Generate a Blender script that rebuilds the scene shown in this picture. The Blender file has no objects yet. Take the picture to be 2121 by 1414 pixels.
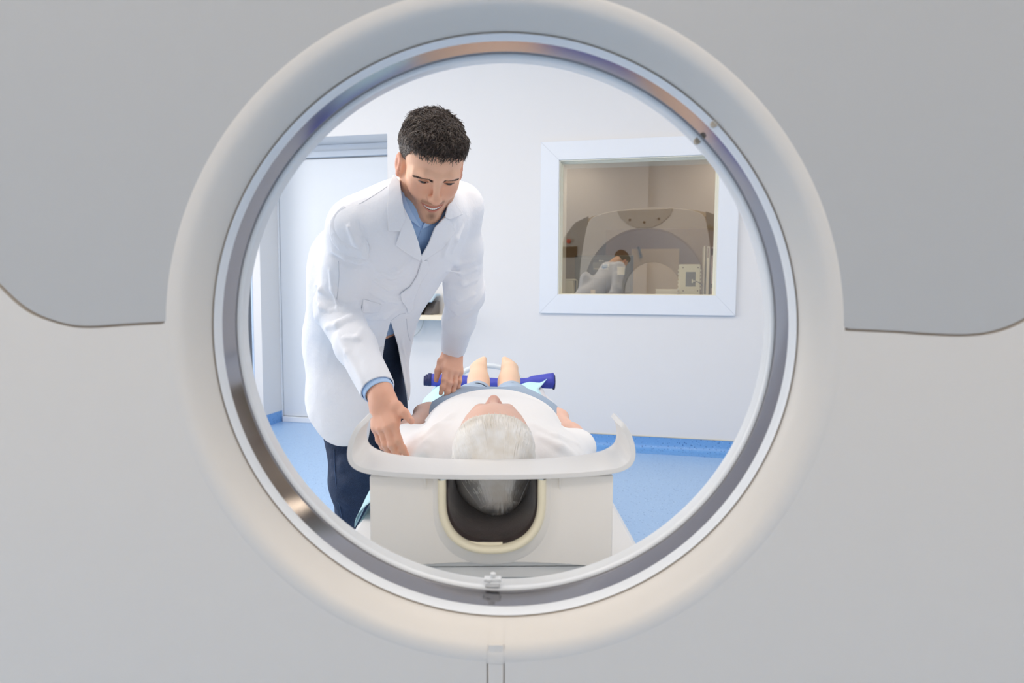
import bpy, bmesh, math, random
import numpy as np
from mathutils import Vector, Matrix
random.seed(7); RNG = np.random.default_rng(7)
PI = math.pi
scene = bpy.context.scene
COL = scene.collection
# ------------------------------------------------------------------ camera model (2121 x 1414 frame)
F_PX, PITCH, ROLL, CAM_H = 1414.0, 0.0814, 0.0051, 1.109
_fw = np.array([0, math.cos(PITCH), -math.sin(PITCH)])
_up = np.array([0, math.sin(PITCH), math.cos(PITCH)])
_rt = np.array([1.0, 0, 0])
_r2 = _rt * math.cos(ROLL) + _up * math.sin(ROLL)
_u2 = _up * math.cos(ROLL) - _rt * math.sin(ROLL)
EYE = np.array([0, 0, CAM_H])
def ray(u, v): return _fw + _r2 * ((u - 1060.5) / F_PX) + _u2 * ((707 - v) / F_PX)
def P(u, v, y):                       # the point seen at pixel (u, v) at world distance y
    d = ray(u, v); return EYE + d * (y / d[1])
cam = bpy.data.cameras.new('camera'); camo = bpy.data.objects.new('camera', cam); COL.objects.link(camo)
m = Matrix.Identity(4)
for i in range(3):
    m[i][0], m[i][1], m[i][2], m[i][3] = _r2[i], _u2[i], -_fw[i], EYE[i]
camo.matrix_world = m
cam.sensor_width = 36.0; cam.lens = 36.0 * F_PX / 2121.0
cam.clip_start = 0.02; cam.clip_end = 60
cam.dof.use_dof = True; cam.dof.focus_distance = 1.95; cam.dof.aperture_fstop = 5.0
scene.camera = camo
# ------------------------------------------------------------------ room frame: s along the far wall, q beyond it
ALPHA, WALL_C = 0.2263, 4.6849
_n = np.array([math.sin(ALPHA), math.cos(ALPHA), 0]); _t = np.array([math.cos(ALPHA), -math.sin(ALPHA), 0])
def W(p): return _t * p[0] + _n * (WALL_C + p[1]) + np.array([0, 0, p[2]])
# ------------------------------------------------------------------ materials
def lin(c):
    return tuple(((x / 255) / 12.92 if x / 255 <= 0.04045 else ((x / 255 + 0.055) / 1.055) ** 2.4) for x in c) + (1,)
def mat(name, rgb, rough=0.5, metal=0.0, spec=0.5, noise=None, bump=None, sss=0.0, coat=0.0, attr=False, sheen=0.0):
    mt = bpy.data.materials.new(name); mt.use_nodes = True
    nt = mt.node_tree; b = nt.nodes['Principled BSDF']
    b.inputs['Base Color'].default_value = lin(rgb)
    b.inputs['Roughness'].default_value = rough; b.inputs['Metallic'].default_value = metal
    b.inputs['Specular IOR Level'].default_value = spec
    b.inputs['Coat Weight'].default_value = coat
    b.inputs['Sheen Weight'].default_value = sheen
    if sss:
        b.inputs['Subsurface Weight'].default_value = sss
        b.inputs['Subsurface Radius'].default_value = (1.0, 0.35, 0.2); b.inputs['Subsurface Scale'].default_value = 0.006
    tc = nt.nodes.new('ShaderNodeTexCoord')
    src = None
    if attr:
        a = nt.nodes.new('ShaderNodeVertexColor'); a.layer_name = 'col'; src = a.outputs['Color']
        nt.links.new(src, b.inputs['Base Color'])
    if noise:                                    # (scale, amount, second colour)
        sc, lo, hi, rgb2 = noise
        nz = nt.nodes.new('ShaderNodeTexNoise'); nz.inputs['Scale'].default_value = sc; nz.inputs['Detail'].default_value = 4
        nt.links.new(tc.outputs['Object'], nz.inputs['Vector'])
        rp = nt.nodes.new('ShaderNodeMapRange'); rp.inputs['From Min'].default_value = lo; rp.inputs['From Max'].default_value = hi
        nt.links.new(nz.outputs['Fac'], rp.inputs['Value'])
        mx = nt.nodes.new('ShaderNodeMix'); mx.data_type = 'RGBA'
        if src is None: mx.inputs[6].default_value = lin(rgb)
        else: nt.links.new(src, mx.inputs[6])
        mx.inputs[7].default_value = lin(rgb2)
        nt.links.new(rp.outputs['Result'], mx.inputs[0]); nt.links.new(mx.outputs[2], b.inputs['Base Color'])
    if bump:                                     # (scale, strength, distance)
        bn = nt.nodes.new('ShaderNodeTexNoise'); bn.inputs['Scale'].default_value = bump[0]; bn.inputs['Detail'].default_value = 5
        nt.links.new(tc.outputs['Object'], bn.inputs['Vector'])
        bp = nt.nodes.new('ShaderNodeBump'); bp.inputs['Strength'].default_value = bump[1]; bp.inputs['Distance'].default_value = bump[2]
        nt.links.new(bn.outputs['Fac'], bp.inputs['Height']); nt.links.new(bp.outputs['Normal'], b.inputs['Normal'])
    return mt
def emit(name, rgb, strength):
    mt = bpy.data.materials.new(name); mt.use_nodes = True; nt = mt.node_tree
    b = nt.nodes['Principled BSDF']; b.inputs['Base Color'].default_value = (.8, .8, .8, 1)
    b.inputs['Emission Color'].default_value = lin(rgb); b.inputs['Emission Strength'].default_value = strength
    return mt
# ------------------------------------------------------------------ object helpers
def link(name, me, material, parent=None, smooth=False):
    o = bpy.data.objects.new(name, me); COL.objects.link(o)
    for mm in (material if isinstance(material, (list, tuple)) else [material]): me.materials.append(mm)
    if smooth:
        me.polygons.foreach_set('use_smooth', [True] * len(me.polygons))
    if parent is not None: o.parent = parent
    return o
def tag(o, label, cat, group=None, kind=None):
    if label: o['label'] = label
    if cat: o['category'] = cat
    if group: o['group'] = group
    if kind: o['kind'] = kind
    return o
def empty(name, loc=(0, 0, 0)):
    o = bpy.data.objects.new(name, None); COL.objects.link(o); o.location = loc; o.empty_display_size = 0.1
    return o
class MB:
    def __init__(s, fn=None): s.v = []; s.f = []; s.mi = []; s.fn = fn; s.cur = 0
    def add(s, vs, fs):
        b = len(s.v)
        for p in vs:
            p = np.asarray(p, float); s.v.append(tuple(s.fn(p) if s.fn else p))
        for f in fs: s.f.append(tuple(b + i for i in f)); s.mi.append(s.cur)
        return s
    def box(s, a, b):
        x0, y0, z0 = a; x1, y1, z1 = b
        return s.add([(x0,y0,z0),(x1,y0,z0),(x1,y1,z0),(x0,y1,z0),(x0,y0,z1),(x1,y0,z1),(x1,y1,z1),(x0,y1,z1)],
                     [(0,3,2,1),(4,5,6,7),(0,1,5,4),(1,2,6,5),(2,3,7,6),(3,0,4,7)])
    def prism(s, outline, y0, y1):             # outline in (x, z), extruded along y
        n = len(outline)
        vs = [(x, y0, z) for x, z in outline] + [(x, y1, z) for x, z in outline]
        fs = [tuple(range(n)), tuple(range(2*n-1, n-1, -1))]
        fs += [(i, i+n, (i+1) % n + n, (i+1) % n) for i in range(n)]
        return s.add(vs, fs)
    def prismz(s, outline, z0, z1):
        n = len(outline)
        vs = [(x, y, z0) for x, y in outline] + [(x, y, z1) for x, y in outline]
        fs = [tuple(range(n-1, -1, -1)), tuple(range(n, 2*n))]
        fs += [(i, (i+1) % n, (i+1) % n + n, i+n) for i in range(n)]
        return s.add(vs, fs)
    def grid(s, rows, closed_u=False, closed_v=False):
        nr, nc = len(rows), len(rows[0]); vs = [p for r in rows for p in r]; fs = []
        for i in range(nr - (0 if closed_u else 1)):
            for j in range(nc - (0 if closed_v else 1)):
                a, b2 = i % nr, (i+1) % nr; c, d = j % nc, (j+1) % nc
                fs.append((a*nc+c, a*nc+d, b2*nc+d, b2*nc+c))
        return s.add(vs, fs)
    def tube(s, path, r, n=10, caps=True):
        path = [np.asarray(p, float) for p in path]; rr = r if hasattr(r, '__len__') else [r] * len(path)
        rows = []; prev = None
        for i, p in enumerate(path):
            d = path[min(i+1, len(path)-1)] - path[max(i-1, 0)]; d = d / (np.linalg.norm(d) + 1e-12)
            if prev is None:
                a = np.array([0, 0, 1.0]) if abs(d[2]) < .9 else np.array([1.0, 0, 0])
            else: a = prev
            a = a - d * (a @ d); a = a / np.linalg.norm(a); prev = a; b = np.cross(d, a)
            rows.append([p + rr[i] * (a * math.cos(2*PI*k/n) + b * math.sin(2*PI*k/n)) for k in range(n)])
        base = len(s.v); s.grid(rows, closed_v=True)
        if caps:
            s.f.append(tuple(base + k for k in range(n-1, -1, -1))); s.mi.append(s.cur)
            e = base + (len(rows)-1) * n; s.f.append(tuple(e + k for k in range(n))); s.mi.append(s.cur)
        return s
    def lathe(s, prof, c, n=160, a0=0, a1=2*PI):   # prof: (R, y); axis along y through c = (x, z)
        full = abs(a1 - a0 - 2*PI) < 1e-6; k = n if full else n + 1
        rows = [[(c[0] + R * math.cos(a0 + (a1-a0)*i/n), y, c[1] + R * math.sin(a0 + (a1-a0)*i/n)) for i in range(k)] for R, y in prof]
        return s.grid(rows, closed_v=full)
    def build(s, name, material, parent=None, smooth=False, bevel=0, seg=2, fix=True, auto=None, solid=None, subd=0):
        me = bpy.data.meshes.new(name); me.from_pydata(s.v, [], s.f)
        me.polygons.foreach_set('material_index', s.mi)
        if fix:
            bm = bmesh.new(); bm.from_mesh(me); bmesh.ops.triangulate(bm, faces=[f_ for f_ in bm.faces if len(f_.verts) > 12], ngon_method='EAR_CLIP'); bmesh.ops.recalc_face_normals(bm, faces=bm.faces[:]); bm.to_mesh(me); bm.free()
        me.update()
        o = link(name, me, material, parent, smooth or auto is not None)
        if auto is not None: me.set_sharp_from_angle(angle=math.radians(auto))
        if solid: md = o.modifiers.new('solid', 'SOLIDIFY'); md.thickness = solid; md.offset = 0
        if subd: md = o.modifiers.new('subd', 'SUBSURF'); md.levels = subd; md.render_levels = subd
        if bevel:
            md = o.modifiers.new('bevel', 'BEVEL'); md.width = bevel; md.segments = seg; md.limit_method = 'ANGLE'; md.angle_limit = math.radians(40)
            md.harden_normals = False
            if not smooth: me.polygons.foreach_set('use_smooth', [True] * len(me.polygons)); me.set_sharp_from_angle(angle=math.radians(50))
        return o
def bez(pts, n=12):
    """Catmull-Rom through the points."""
    pts = [np.asarray(p, float) for p in pts]; out = []
    for i in range(len(pts) - 1):
        p0 = pts[max(i-1, 0)]; p1 = pts[i]; p2 = pts[i+1]; p3 = pts[min(i+2, len(pts)-1)]
        for k in range(n):
            u = k / n
            out.append(0.5 * ((2*p1) + (-p0+p2)*u + (2*p0-5*p1+4*p2-p3)*u*u + (-p0+3*p1-3*p2+p3)*u**3))
    out.append(pts[-1]); return out
def text(name, body, size, loc, rx, material, parent, align='CENTER', depth=0.0004):
    cu = bpy.data.curves.new(name, 'FONT'); cu.body = body; cu.size = size; cu.align_x = align; cu.extrude = depth
    o = bpy.data.objects.new(name, cu); COL.objects.link(o); o.data.materials.append(material)
    o.matrix_world = rx
    o.location = loc
    bpy.context.view_layer.update(); me = bpy.data.meshes.new_from_object(o); mw = o.matrix_world.copy(); bpy.data.objects.remove(o)
    o = bpy.data.objects.new(name, me); COL.objects.link(o); o.matrix_world = mw
    if not me.materials: me.materials.append(material)
    if parent is not None: o.parent = parent
    return o
# ------------------------------------------------------------------ implicit surfaces (numpy) -> mesh by surface nets
def smin(a, b, k):
    if k <= 0: return np.minimum(a, b)
    h = np.maximum(k - np.abs(a - b), 0) / k
    return np.minimum(a, b) - h * h * k * 0.25
class Sdf:
    """A list of blended primitives; each works only where it matters."""
    def __init__(s): s.ops = []
    def _push(s, fn, lo, hi, k, mode): s.ops.append((fn, np.asarray(lo, np.float32), np.asarray(hi, np.float32), k, mode)); return s
    def cap(s, a, b, ra, rb=None, k=0.02, mode='u'):
        a = np.asarray(a, np.float32); b = np.asarray(b, np.float32); rb = ra if rb is None else rb
        ba = b - a; l2 = float(ba @ ba) + 1e-12
        def fn(p):
            pa = p - a; h = np.clip(pa @ ba / l2, 0, 1)
            return np.sqrt(np.maximum(((pa - h[:, None] * ba) ** 2).sum(1), 0)) - (ra + (rb - ra) * h)
        r = max(ra, rb); return s._push(fn, np.minimum(a, b) - r, np.maximum(a, b) + r, k, mode)
    def chain(s, pts, rs, k=0.02, mode='u'):
        for i in range(len(pts) - 1): s.cap(pts[i], pts[i+1], rs[i], rs[i+1], k, mode)
        return s
    def ell(s, c, r, R=None, k=0.02, mode='u'):
        c = np.asarray(c, np.float32); r = np.asarray(r, np.float32); R = np.eye(3, dtype=np.float32) if R is None else np.asarray(R, np.float32)
        def fn(p):                               # columns of R are the ellipsoid's axes
            q = (p - c) @ R; k0 = np.sqrt(((q / r) ** 2).sum(1)); k1 = np.sqrt(((q / (r * r)) ** 2).sum(1)) + 1e-9
            return np.where(k0 < 1e-6, -r.min(), k0 * (k0 - 1) / k1)
        m_ = np.sqrt((R ** 2) @ (r ** 2)); return s._push(fn, c - m_, c + m_, k, mode)
    def boxr(s, c, h, R=None, rad=0.005, k=0.01, mode='u'):
        c = np.asarray(c, np.float32); h = np.asarray(h, np.float32); R = np.eye(3, dtype=np.float32) if R is None else np.asarray(R, np.float32)
        def fn(p):
            q = np.abs((p - c) @ R) - (h - rad)
            return np.sqrt((np.maximum(q, 0) ** 2).sum(1)) + np.minimum(q.max(1), 0) - rad
        m_ = np.abs(R) @ h; return s._push(fn, c - m_, c + m_, k, mode)
    def ring(s, path, sect, k=0.03):
        """Elliptic sections along a path: sect rows (half-width along a, half-depth along b), axis vectors given per node."""
        raise NotImplementedError
    def fold(s, pts, r, k=0.02, mode='u'): return s.chain(pts, [r * .3] + [r] * (len(pts) - 2) + [r * .3], k, mode)
    def disp(s, fn_amp): return s._push(fn_amp, [-1e3] * 3, [1e3] * 3, 0, 'd')
    def __call__(s, p):
        p = np.asarray(p, np.float32); D = np.full(len(p), 0.25, np.float32)
        for fn, lo, hi, k, mode in s.ops:
            if mode == 'd': D = D + fn(p); continue
            mrg = 0.035 + k
            idx = np.nonzero(((p > lo - mrg) & (p < hi + mrg)).all(1))[0]
            if not len(idx): continue
            d = fn(p[idx]).astype(np.float32)
            if mode == 'u': D[idx] = smin(D[idx], d, k)
            elif mode == 's': D[idx] = -smin(-D[idx], d, k)
            elif mode == 'i': D[idx] = -smin(-D[idx], -d, k)
        return D
    def bounds(s):
        lo = np.min([o[1] for o in s.ops if o[4] == 'u'], 0); hi = np.max([o[2] for o in s.ops if o[4] == 'u'], 0); return lo, hi
def nets(sdf, h, lo=None, hi=None, B=8):
    if lo is None: lo, hi = sdf.bounds()
    lo = np.asarray(lo) - 0.03; hi = np.asarray(hi) + 0.03
    nb = np.ceil((hi - lo) / (h * B)).astype(int)
    bi = np.stack(np.meshgrid(*[np.arange(k) for k in nb], indexing='ij'), -1).reshape(-1, 3)
    cen = lo + (bi + .5) * h * B
    d = sdf(cen); act = np.abs(d) < h * B * 1.15 + 0.006
    bi = bi[act]
    r = np.arange(B + 1); off = np.stack(np.meshgrid(r, r, r, indexing='ij'), -1)
    L = (bi[:, None, None, None, :] * B + off[None])                       # lattice indices
    V = np.empty(L.shape[:4], np.float32)
    for i in range(0, len(bi), 1500):
        q = L[i:i+1500]; V[i:i+1500] = sdf((lo + q.reshape(-1, 3) * h).astype(np.float32)).reshape(q.shape[:4])
    V = V + 1e-7
    cs = [V[:, a:a+B, b:b+B, c:c+B] for a in (0, 1) for b in (0, 1) for c in (0, 1)]
    S = sum((c < 0).astype(np.int8) for c in cs); surf = (S > 0) & (S < 8)
    bidx = np.nonzero(surf); vals = np.stack([c[bidx] for c in cs], 1)
    cell = L[bidx[0], bidx[1], bidx[2], bidx[3]]
    corner = np.array([(a, b, c) for a in (0, 1) for b in (0, 1) for c in (0, 1)], np.float32)
    acc = np.zeros((len(cell), 3), np.float32); cnt = np.zeros(len(cell), np.float32)
    for i in range(8):
        for j in range(i + 1, 8):
            if np.abs(corner[i] - corner[j]).sum() != 1: continue
            a, b = vals[:, i], vals[:, j]; x = (a < 0) != (b < 0)
            tt = np.where(x, a / np.where(x, a - b, 1), 0)
            acc += np.where(x[:, None], corner[i] + tt[:, None] * (corner[j] - corner[i]), 0); cnt += x
    verts = lo + (cell + acc / cnt[:, None]) * h
    N = (nb * B + 3).astype(np.int64)
    key = lambda c: (c[:, 0].astype(np.int64) + 1) * N[1] * N[2] + (c[:, 1].astype(np.int64) + 1) * N[2] + c[:, 2].astype(np.int64) + 1
    ck = key(cell); order = np.argsort(ck); sk = ck[order]
    faces = []
    for ax in range(3):
        a = V[:, :B, :B, :B]; sl = [slice(0, B)] * 3; sl[ax] = slice(1, B + 1); b = V[:, sl[0], sl[1], sl[2]]
        x = np.nonzero((a < 0) != (b < 0)); p = L[x[0], x[1], x[2], x[3]]; neg = a[x] < 0
        e1 = np.zeros(3, int); e1[(ax + 1) % 3] = 1; e2 = np.zeros(3, int); e2[(ax + 2) % 3] = 1
        q = []
        ok = np.ones(len(p), bool)
        for o_ in (0 * e1, e1, e1 + e2, e2):
            kk = key(p - o_); pos = np.minimum(np.searchsorted(sk, kk), len(sk) - 1); ok &= sk[pos] == kk; q.append(order[pos])
        q = np.stack(q, 1)
        q = np.where(neg[:, None], q, q[:, ::-1]); faces.append(q[ok])
    return verts, np.concatenate(faces)
def clip_mesh(v, f, g):
    """Keep the part of the quad mesh where g(v) > 0, cut along g = 0."""
    gv = g(v)
    t = np.concatenate([f[:, [0, 1, 2]], f[:, [0, 2, 3]]]) if f.shape[1] == 4 else f
    pos = gv > 0; k = pos[t].sum(1)
    keep = [t[k == 3]]; nv = [v]; base = len(v); cache = {}; new = []; tri = []
    def cut(a, b):
        e = (a, b) if a < b else (b, a)
        if e not in cache:
            u = gv[e[0]] / (gv[e[0]] - gv[e[1]]); u = min(max(u, 0.02), 0.98)
            cache[e] = base + len(new); new.append(v[e[0]] + u * (v[e[1]] - v[e[0]]))
        return cache[e]
    for a, b, c in t[(k == 1) | (k == 2)]:
        idx = [int(a), int(b), int(c)]; poly = []
        for i in range(3):
            x, y = idx[i], idx[(i+1) % 3]
            if pos[x]: poly.append(x)
            if pos[x] != pos[y]: poly.append(cut(x, y))
        for i in range(1, len(poly) - 1): tri.append((poly[0], poly[i], poly[i+1]))
    vv = np.concatenate([v, np.array(new).reshape(-1, 3)]) if new else v
    ff = np.concatenate([keep[0], np.array(tri, int).reshape(-1, 3)])
    used = np.unique(ff); mp = np.zeros(len(vv), int); mp[used] = np.arange(len(used))
    return vv[used], mp[ff]
def np_mesh(name, v, f, material, parent=None, colors=None, solid=0, smooth_it=0, mi=None, off=-1):
    me = bpy.data.meshes.new(name)
    v = np.asarray(v, float)
    if smooth_it:                                # light smoothing; rims are smoothed along themselves only
        e = np.concatenate([f[:, [i, (i+1) % f.shape[1]]] for i in range(f.shape[1])]); se = np.sort(e, 1)
        uq, cn = np.unique(se, axis=0, return_counts=True)
        be = uq[cn == 1]; isb = np.zeros(len(v), bool); isb[be.ravel()] = True
        inn_ = uq[cn > 1]
        for _ in range(smooth_it):
            s_ = np.zeros_like(v); c_ = np.zeros(len(v)); s2 = np.zeros_like(v); c2 = np.zeros(len(v))
            for a_ in range(3):
                s_[:, a_] = np.bincount(uq[:, 0], v[uq[:, 1], a_], len(v)) + np.bincount(uq[:, 1], v[uq[:, 0], a_], len(v))
                s2[:, a_] = np.bincount(be[:, 0], v[be[:, 1], a_], len(v)) + np.bincount(be[:, 1], v[be[:, 0], a_], len(v))
            c_ = np.bincount(uq.ravel(), minlength=len(v)); c2 = np.bincount(be.ravel(), minlength=len(v))
            tgt = np.where(isb[:, None], s2 / np.maximum(c2, 1)[:, None], s_ / np.maximum(c_, 1)[:, None])
            v = v * .5 + .5 * tgt
    n = f.shape[1]
    me.vertices.add(len(v)); me.vertices.foreach_set('co', v.astype(np.float32).ravel())
    me.loops.add(f.size); me.loops.foreach_set('vertex_index', f.astype(np.int32).ravel())
    me.polygons.add(len(f)); me.polygons.foreach_set('loop_start', np.arange(0, f.size, n, dtype=np.int32))
    if mi is not None: me.polygons.foreach_set('material_index', np.asarray(mi, np.int32))
    me.update(); me.validate()
    if colors is not None:
        ca = me.color_attributes.new('col', 'FLOAT_COLOR', 'POINT')
        ca.data.foreach_set('color', np.concatenate([colors, np.ones((len(colors), 1))], 1).astype(np.float32).ravel())
    o = link(name, me, material, parent, True)
    if solid: md = o.modifiers.new('solid', 'SOLIDIFY'); md.thickness = solid; md.offset = off
    return o
def march(sdf, u, v, y0=1.0, y1=3.5):
    """First point of an implicit surface along the sight line through pixel (u, v)."""
    d = ray(u, v); d = d / d[1]; ys = np.linspace(y0, y1, 700)
    D = sdf(EYE + d[None] * ys[:, None]); i = np.nonzero(D < 0)[0]
    if not len(i):
        j = int(np.argmin(D)); return EYE + d * ys[j]
    return EYE + d * ys[i[0]]
def unit(v): v = np.asarray(v, float); return v / (np.linalg.norm(v) + 1e-12)
def frame(z, x):
    z = unit(z); x = unit(np.asarray(x, float) - z * (z @ np.asarray(x, float))); return np.stack([x, np.cross(z, x), z], 1)
def lerp(a, b, t_): return np.asarray(a) * (1 - t_) + np.asarray(b) * t_
def sstep(a, b, x): t_ = np.clip((x - a) / (b - a), 0, 1); return t_ * t_ * (3 - 2 * t_)
LAMP, LAMP_B, CONTROL, EXPO, ADDED_GLOW = 9.0, 13.0, 10.5, 0.40, 3.2
LAMPS = [(-3.3, -2.3), (-1.6, -2.3), (.1, -2.3), (1.8, -2.3), (-3.3, -3.7), (-1.6, -3.7), (.1, -3.7), (1.8, -3.7), (-1.6, -5.5), (.9, -5.5)]
# ================================================================== THE ROOM
wall_m = mat('wall_paint', (222, 222, 222), 0.6, spec=0.3, bump=(180, 0.05, 0.002))
ceil_m = mat('ceiling_paint', (246, 246, 246), 0.8, spec=0.2)
white_lacquer = mat('white_lacquer', (222, 227, 233), 0.35)
cream_pl = mat('cream_bead', (232, 230, 214), 0.4)
door_m = mat('door_laminate', (216, 222, 228), 0.4)
frame_grey = mat('door_frame_grey', (196, 205, 216), 0.4)
def vinyl(name, rgb, dark, light, rough, amount):
    mt = mat(name, rgb, rough, spec=0.5); nt = mt.node_tree; b = nt.nodes['Principled BSDF']
    tc = nt.nodes.new('ShaderNodeTexCoord')
    def specks(scale, thr, src, col, seed):
        mp = nt.nodes.new('ShaderNodeMapping'); mp.inputs['Location'].default_value = (seed, seed * 2, 0); nt.links.new(tc.outputs['Object'], mp.inputs['Vector'])
        vo = nt.nodes.new('ShaderNodeTexVoronoi'); vo.inputs['Scale'].default_value = scale; nt.links.new(mp.outputs['Vector'], vo.inputs['Vector'])
        sx = nt.nodes.new('ShaderNodeSeparateColor'); nt.links.new(vo.outputs['Color'], sx.inputs['Color'])
        sz = nt.nodes.new('ShaderNodeMath'); sz.operation = 'MULTIPLY'; sz.inputs[1].default_value = thr; nt.links.new(sx.outputs['Red'], sz.inputs[0])
        lt = nt.nodes.new('ShaderNodeMath'); lt.operation = 'LESS_THAN'; nt.links.new(vo.outputs['Distance'], lt.inputs[0]); nt.links.new(sz.outputs['Value'], lt.inputs[1])
        ga = nt.nodes.new('ShaderNodeMath'); ga.operation = 'GREATER_THAN'; ga.inputs[1].default_value = 0.5; nt.links.new(sx.outputs['Green'], ga.inputs[0])
        mu = nt.nodes.new('ShaderNodeMath'); mu.operation = 'MULTIPLY'; nt.links.new(lt.outputs['Value'], mu.inputs[0]); nt.links.new(ga.outputs['Value'], mu.inputs[1])
        mx = nt.nodes.new('ShaderNodeMix'); mx.data_type = 'RGBA'; mx.inputs[7].default_value = lin(col)
        if isinstance(src, tuple): mx.inputs[6].default_value = lin(src)
        else: nt.links.new(src, mx.inputs[6])
        am = nt.nodes.new('ShaderNodeMath'); am.operation = 'MULTIPLY'; am.inputs[1].default_value = amount; nt.links.new(mu.outputs['Value'], am.inputs[0])
        nt.links.new(am.outputs['Value'], mx.inputs[0]); return mx.outputs[2]
    o1 = specks(95, 0.42, rgb, dark, 0.0); o2 = specks(120, 0.4, o1, light, 3.7)
    nt.links.new(o2, b.inputs['Base Color']); return mt
floor_m = vinyl('blue_floor_vinyl', (148, 182, 221), (104, 138, 186), (180, 206, 234), 0.3, 0.75)
base_m = vinyl('blue_skirting_vinyl', (108, 160, 216), (40, 88, 154), (136, 182, 228), 0.35, 0.9)

S0, S1, Q0, ZC = -4.3, 2.7, -6.2, 3.15           # room extents
NS0, NS1, NQ, NZ = -3.06, -2.008, 0.29, 2.194   # door niche
def struct(o): o['kind'] = 'structure'; return o
fl = MB(W); fl.box((S0 - .2, Q0 - .2, -.1), (S1 + .2, 5.2, 0)); struct(fl.build('floor', floor_m))
ce = MB(W); ce.box((S0 - .2, Q0 - .2, ZC), (S1 + .2, 5.2, ZC + .1)); struct(ce.build('ceiling', ceil_m))
T = 0.34
HS0, HS1, HZ0, HZ1 = -0.752, 0.294, 1.052, 1.96  # window hole
wf = MB(W)
wf.box((NS1, 0, 0), (HS0, T, ZC)); wf.box((HS1, 0, 0), (S1 + .2, T, ZC))
wf.box((HS0, 0, 0), (HS1, T, HZ0)); wf.box((HS0, 0, HZ1), (HS1, T, ZC))
wf.box((NS0, 0, NZ), (NS1, T, ZC)); wf.box((NS0, NQ, 0), (NS1, T, NZ))
wf.box((-3.13, 0, 0), (NS0, T, ZC)); wf.box((S0 - .2, 0, 2.3), (-3.13, T, ZC))
struct(wf.build('wall_far', wall_m))
wl = MB(W); wl.box((S0 - .2, Q0, 0), (S0, 3.2, ZC)); struct(wl.build('wall_left', wall_m))
wr = MB(W); wr.box((S1, Q0, 0), (S1 + .2, 5.2, ZC)); struct(wr.build('wall_right', wall_m))
wb = MB(W); wb.box((S0 - .2, Q0 - .2, 0), (S1 + .2, Q0, ZC)); wb.box((-.62, Q0, 0), (-.36, Q0 + .1, ZC)); struct(wb.build('wall_back', wall_m))
wc = MB(W); wc.box((S0 - .2, 3.0, 0), (-1.6, 3.2, ZC)); struct(wc.build('wall_corridor', mat('corridor_paint', (196, 214, 236), .6)))
wp = MB(W); wp.box((-1.7, T, 0), (-1.6, 5.2, ZC)); struct(wp.build('wall_partition', mat('control_wall_paint', (176, 160, 138), .7)))
wk = MB(W); wk.box((-1.6, 3.0, 0), (S1, 3.2, ZC)); struct(wk.build('wall_control', bpy.data.materials['control_wall_paint']))
# skirting: coved blue vinyl along the wall foot
def skirt(name, s0, s1, q, n=1):
    b = MB(W)
    prof = [(0.0, .088), (-.004, .088), (-.005, .04), (-.010, .022), (-.022, .009), (-.04, .003), (-.125, .0025), (-.125, 0.0), (0.0, 0.0)]
    b.grid([[(s_, q + dq, z) for dq, z in prof] for s_ in np.linspace(s0, s1, 2)], closed_v=False)
    return struct(b.build(name, base_m, auto=40))
skirt('baseboard_far', NS1, S1, 0)
bl = MB(W); bl.box((-3.135, -.006, 0), (NS0 + .005, 0, .088)); bl.box((NS0, -.006, 0), (NS0 + .006, NQ - .005, .088)); struct(bl.build('baseboard_left', base_m))
seam_m = mat('skirting_seam', (52, 96, 160), .6)
sm_ = MB(W)
for s_ in (-.335, -.65, .62): sm_.box((s_, -.126, .0028), (s_ + .0025, -.02, .0042))
struct(sm_.build('trim_2', seam_m))
# sealing bead on top of the skirting
tb = MB(W); tb.box((NS1, -.006, .088), (S1, .0, .0915)); tb.box((-3.135, -.008, .088), (NS0 + .007, 0, .0915)); struct(tb.build('trim_1', mat('skirting_sealant', (196, 192, 170), .5)))
# door in the niche
door = empty('door_1', W((-2.53, NQ, 0))); struct(door)
dpar = door
def kid(mb, name, m_, bevel=0, **k):
    o = mb.build(name, m_, None, bevel=bevel, **k); o.parent = door; o.matrix_parent_inverse = Matrix.Translation(-Vector(door.location)); return o
d1 = MB(W); d1.box((NS0 + .016, NQ - .03, .045), (NS1, NQ, 2.085)); kid(d1, 'door_panel', door_m, .002)
d2 = MB(W); d2.box((NS0 + .012, NQ - .055, 2.095), (NS1, NQ, 2.14)); d2.box((NS0 + .012, NQ - .03, 2.14), (NS1, NQ, NZ - .001)); kid(d2, 'door_frame', frame_grey, .003)
d4 = MB(W); d4.box((NS0 + .0, NQ - .04, 0), (NS0 + .013, NQ, 2.14)); kid(d4, 'door_jamb', white_lacquer, .002)
d3 = MB(W); d3.box((NS0 + .02, NQ - .06, 0), (NS1, NQ, .042)); kid(d3, 'threshold', white_lacquer, .003)
# pale curtain-like strip door in the opening at the far left: corridor jamb lining
jb = MB(W); jb.box((-3.142, -.004, 0), (-3.13, T + .004, 2.3)); struct(jb.build('trim_3', mat('blue_jamb_lining', (190, 212, 240), .4)))

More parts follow.
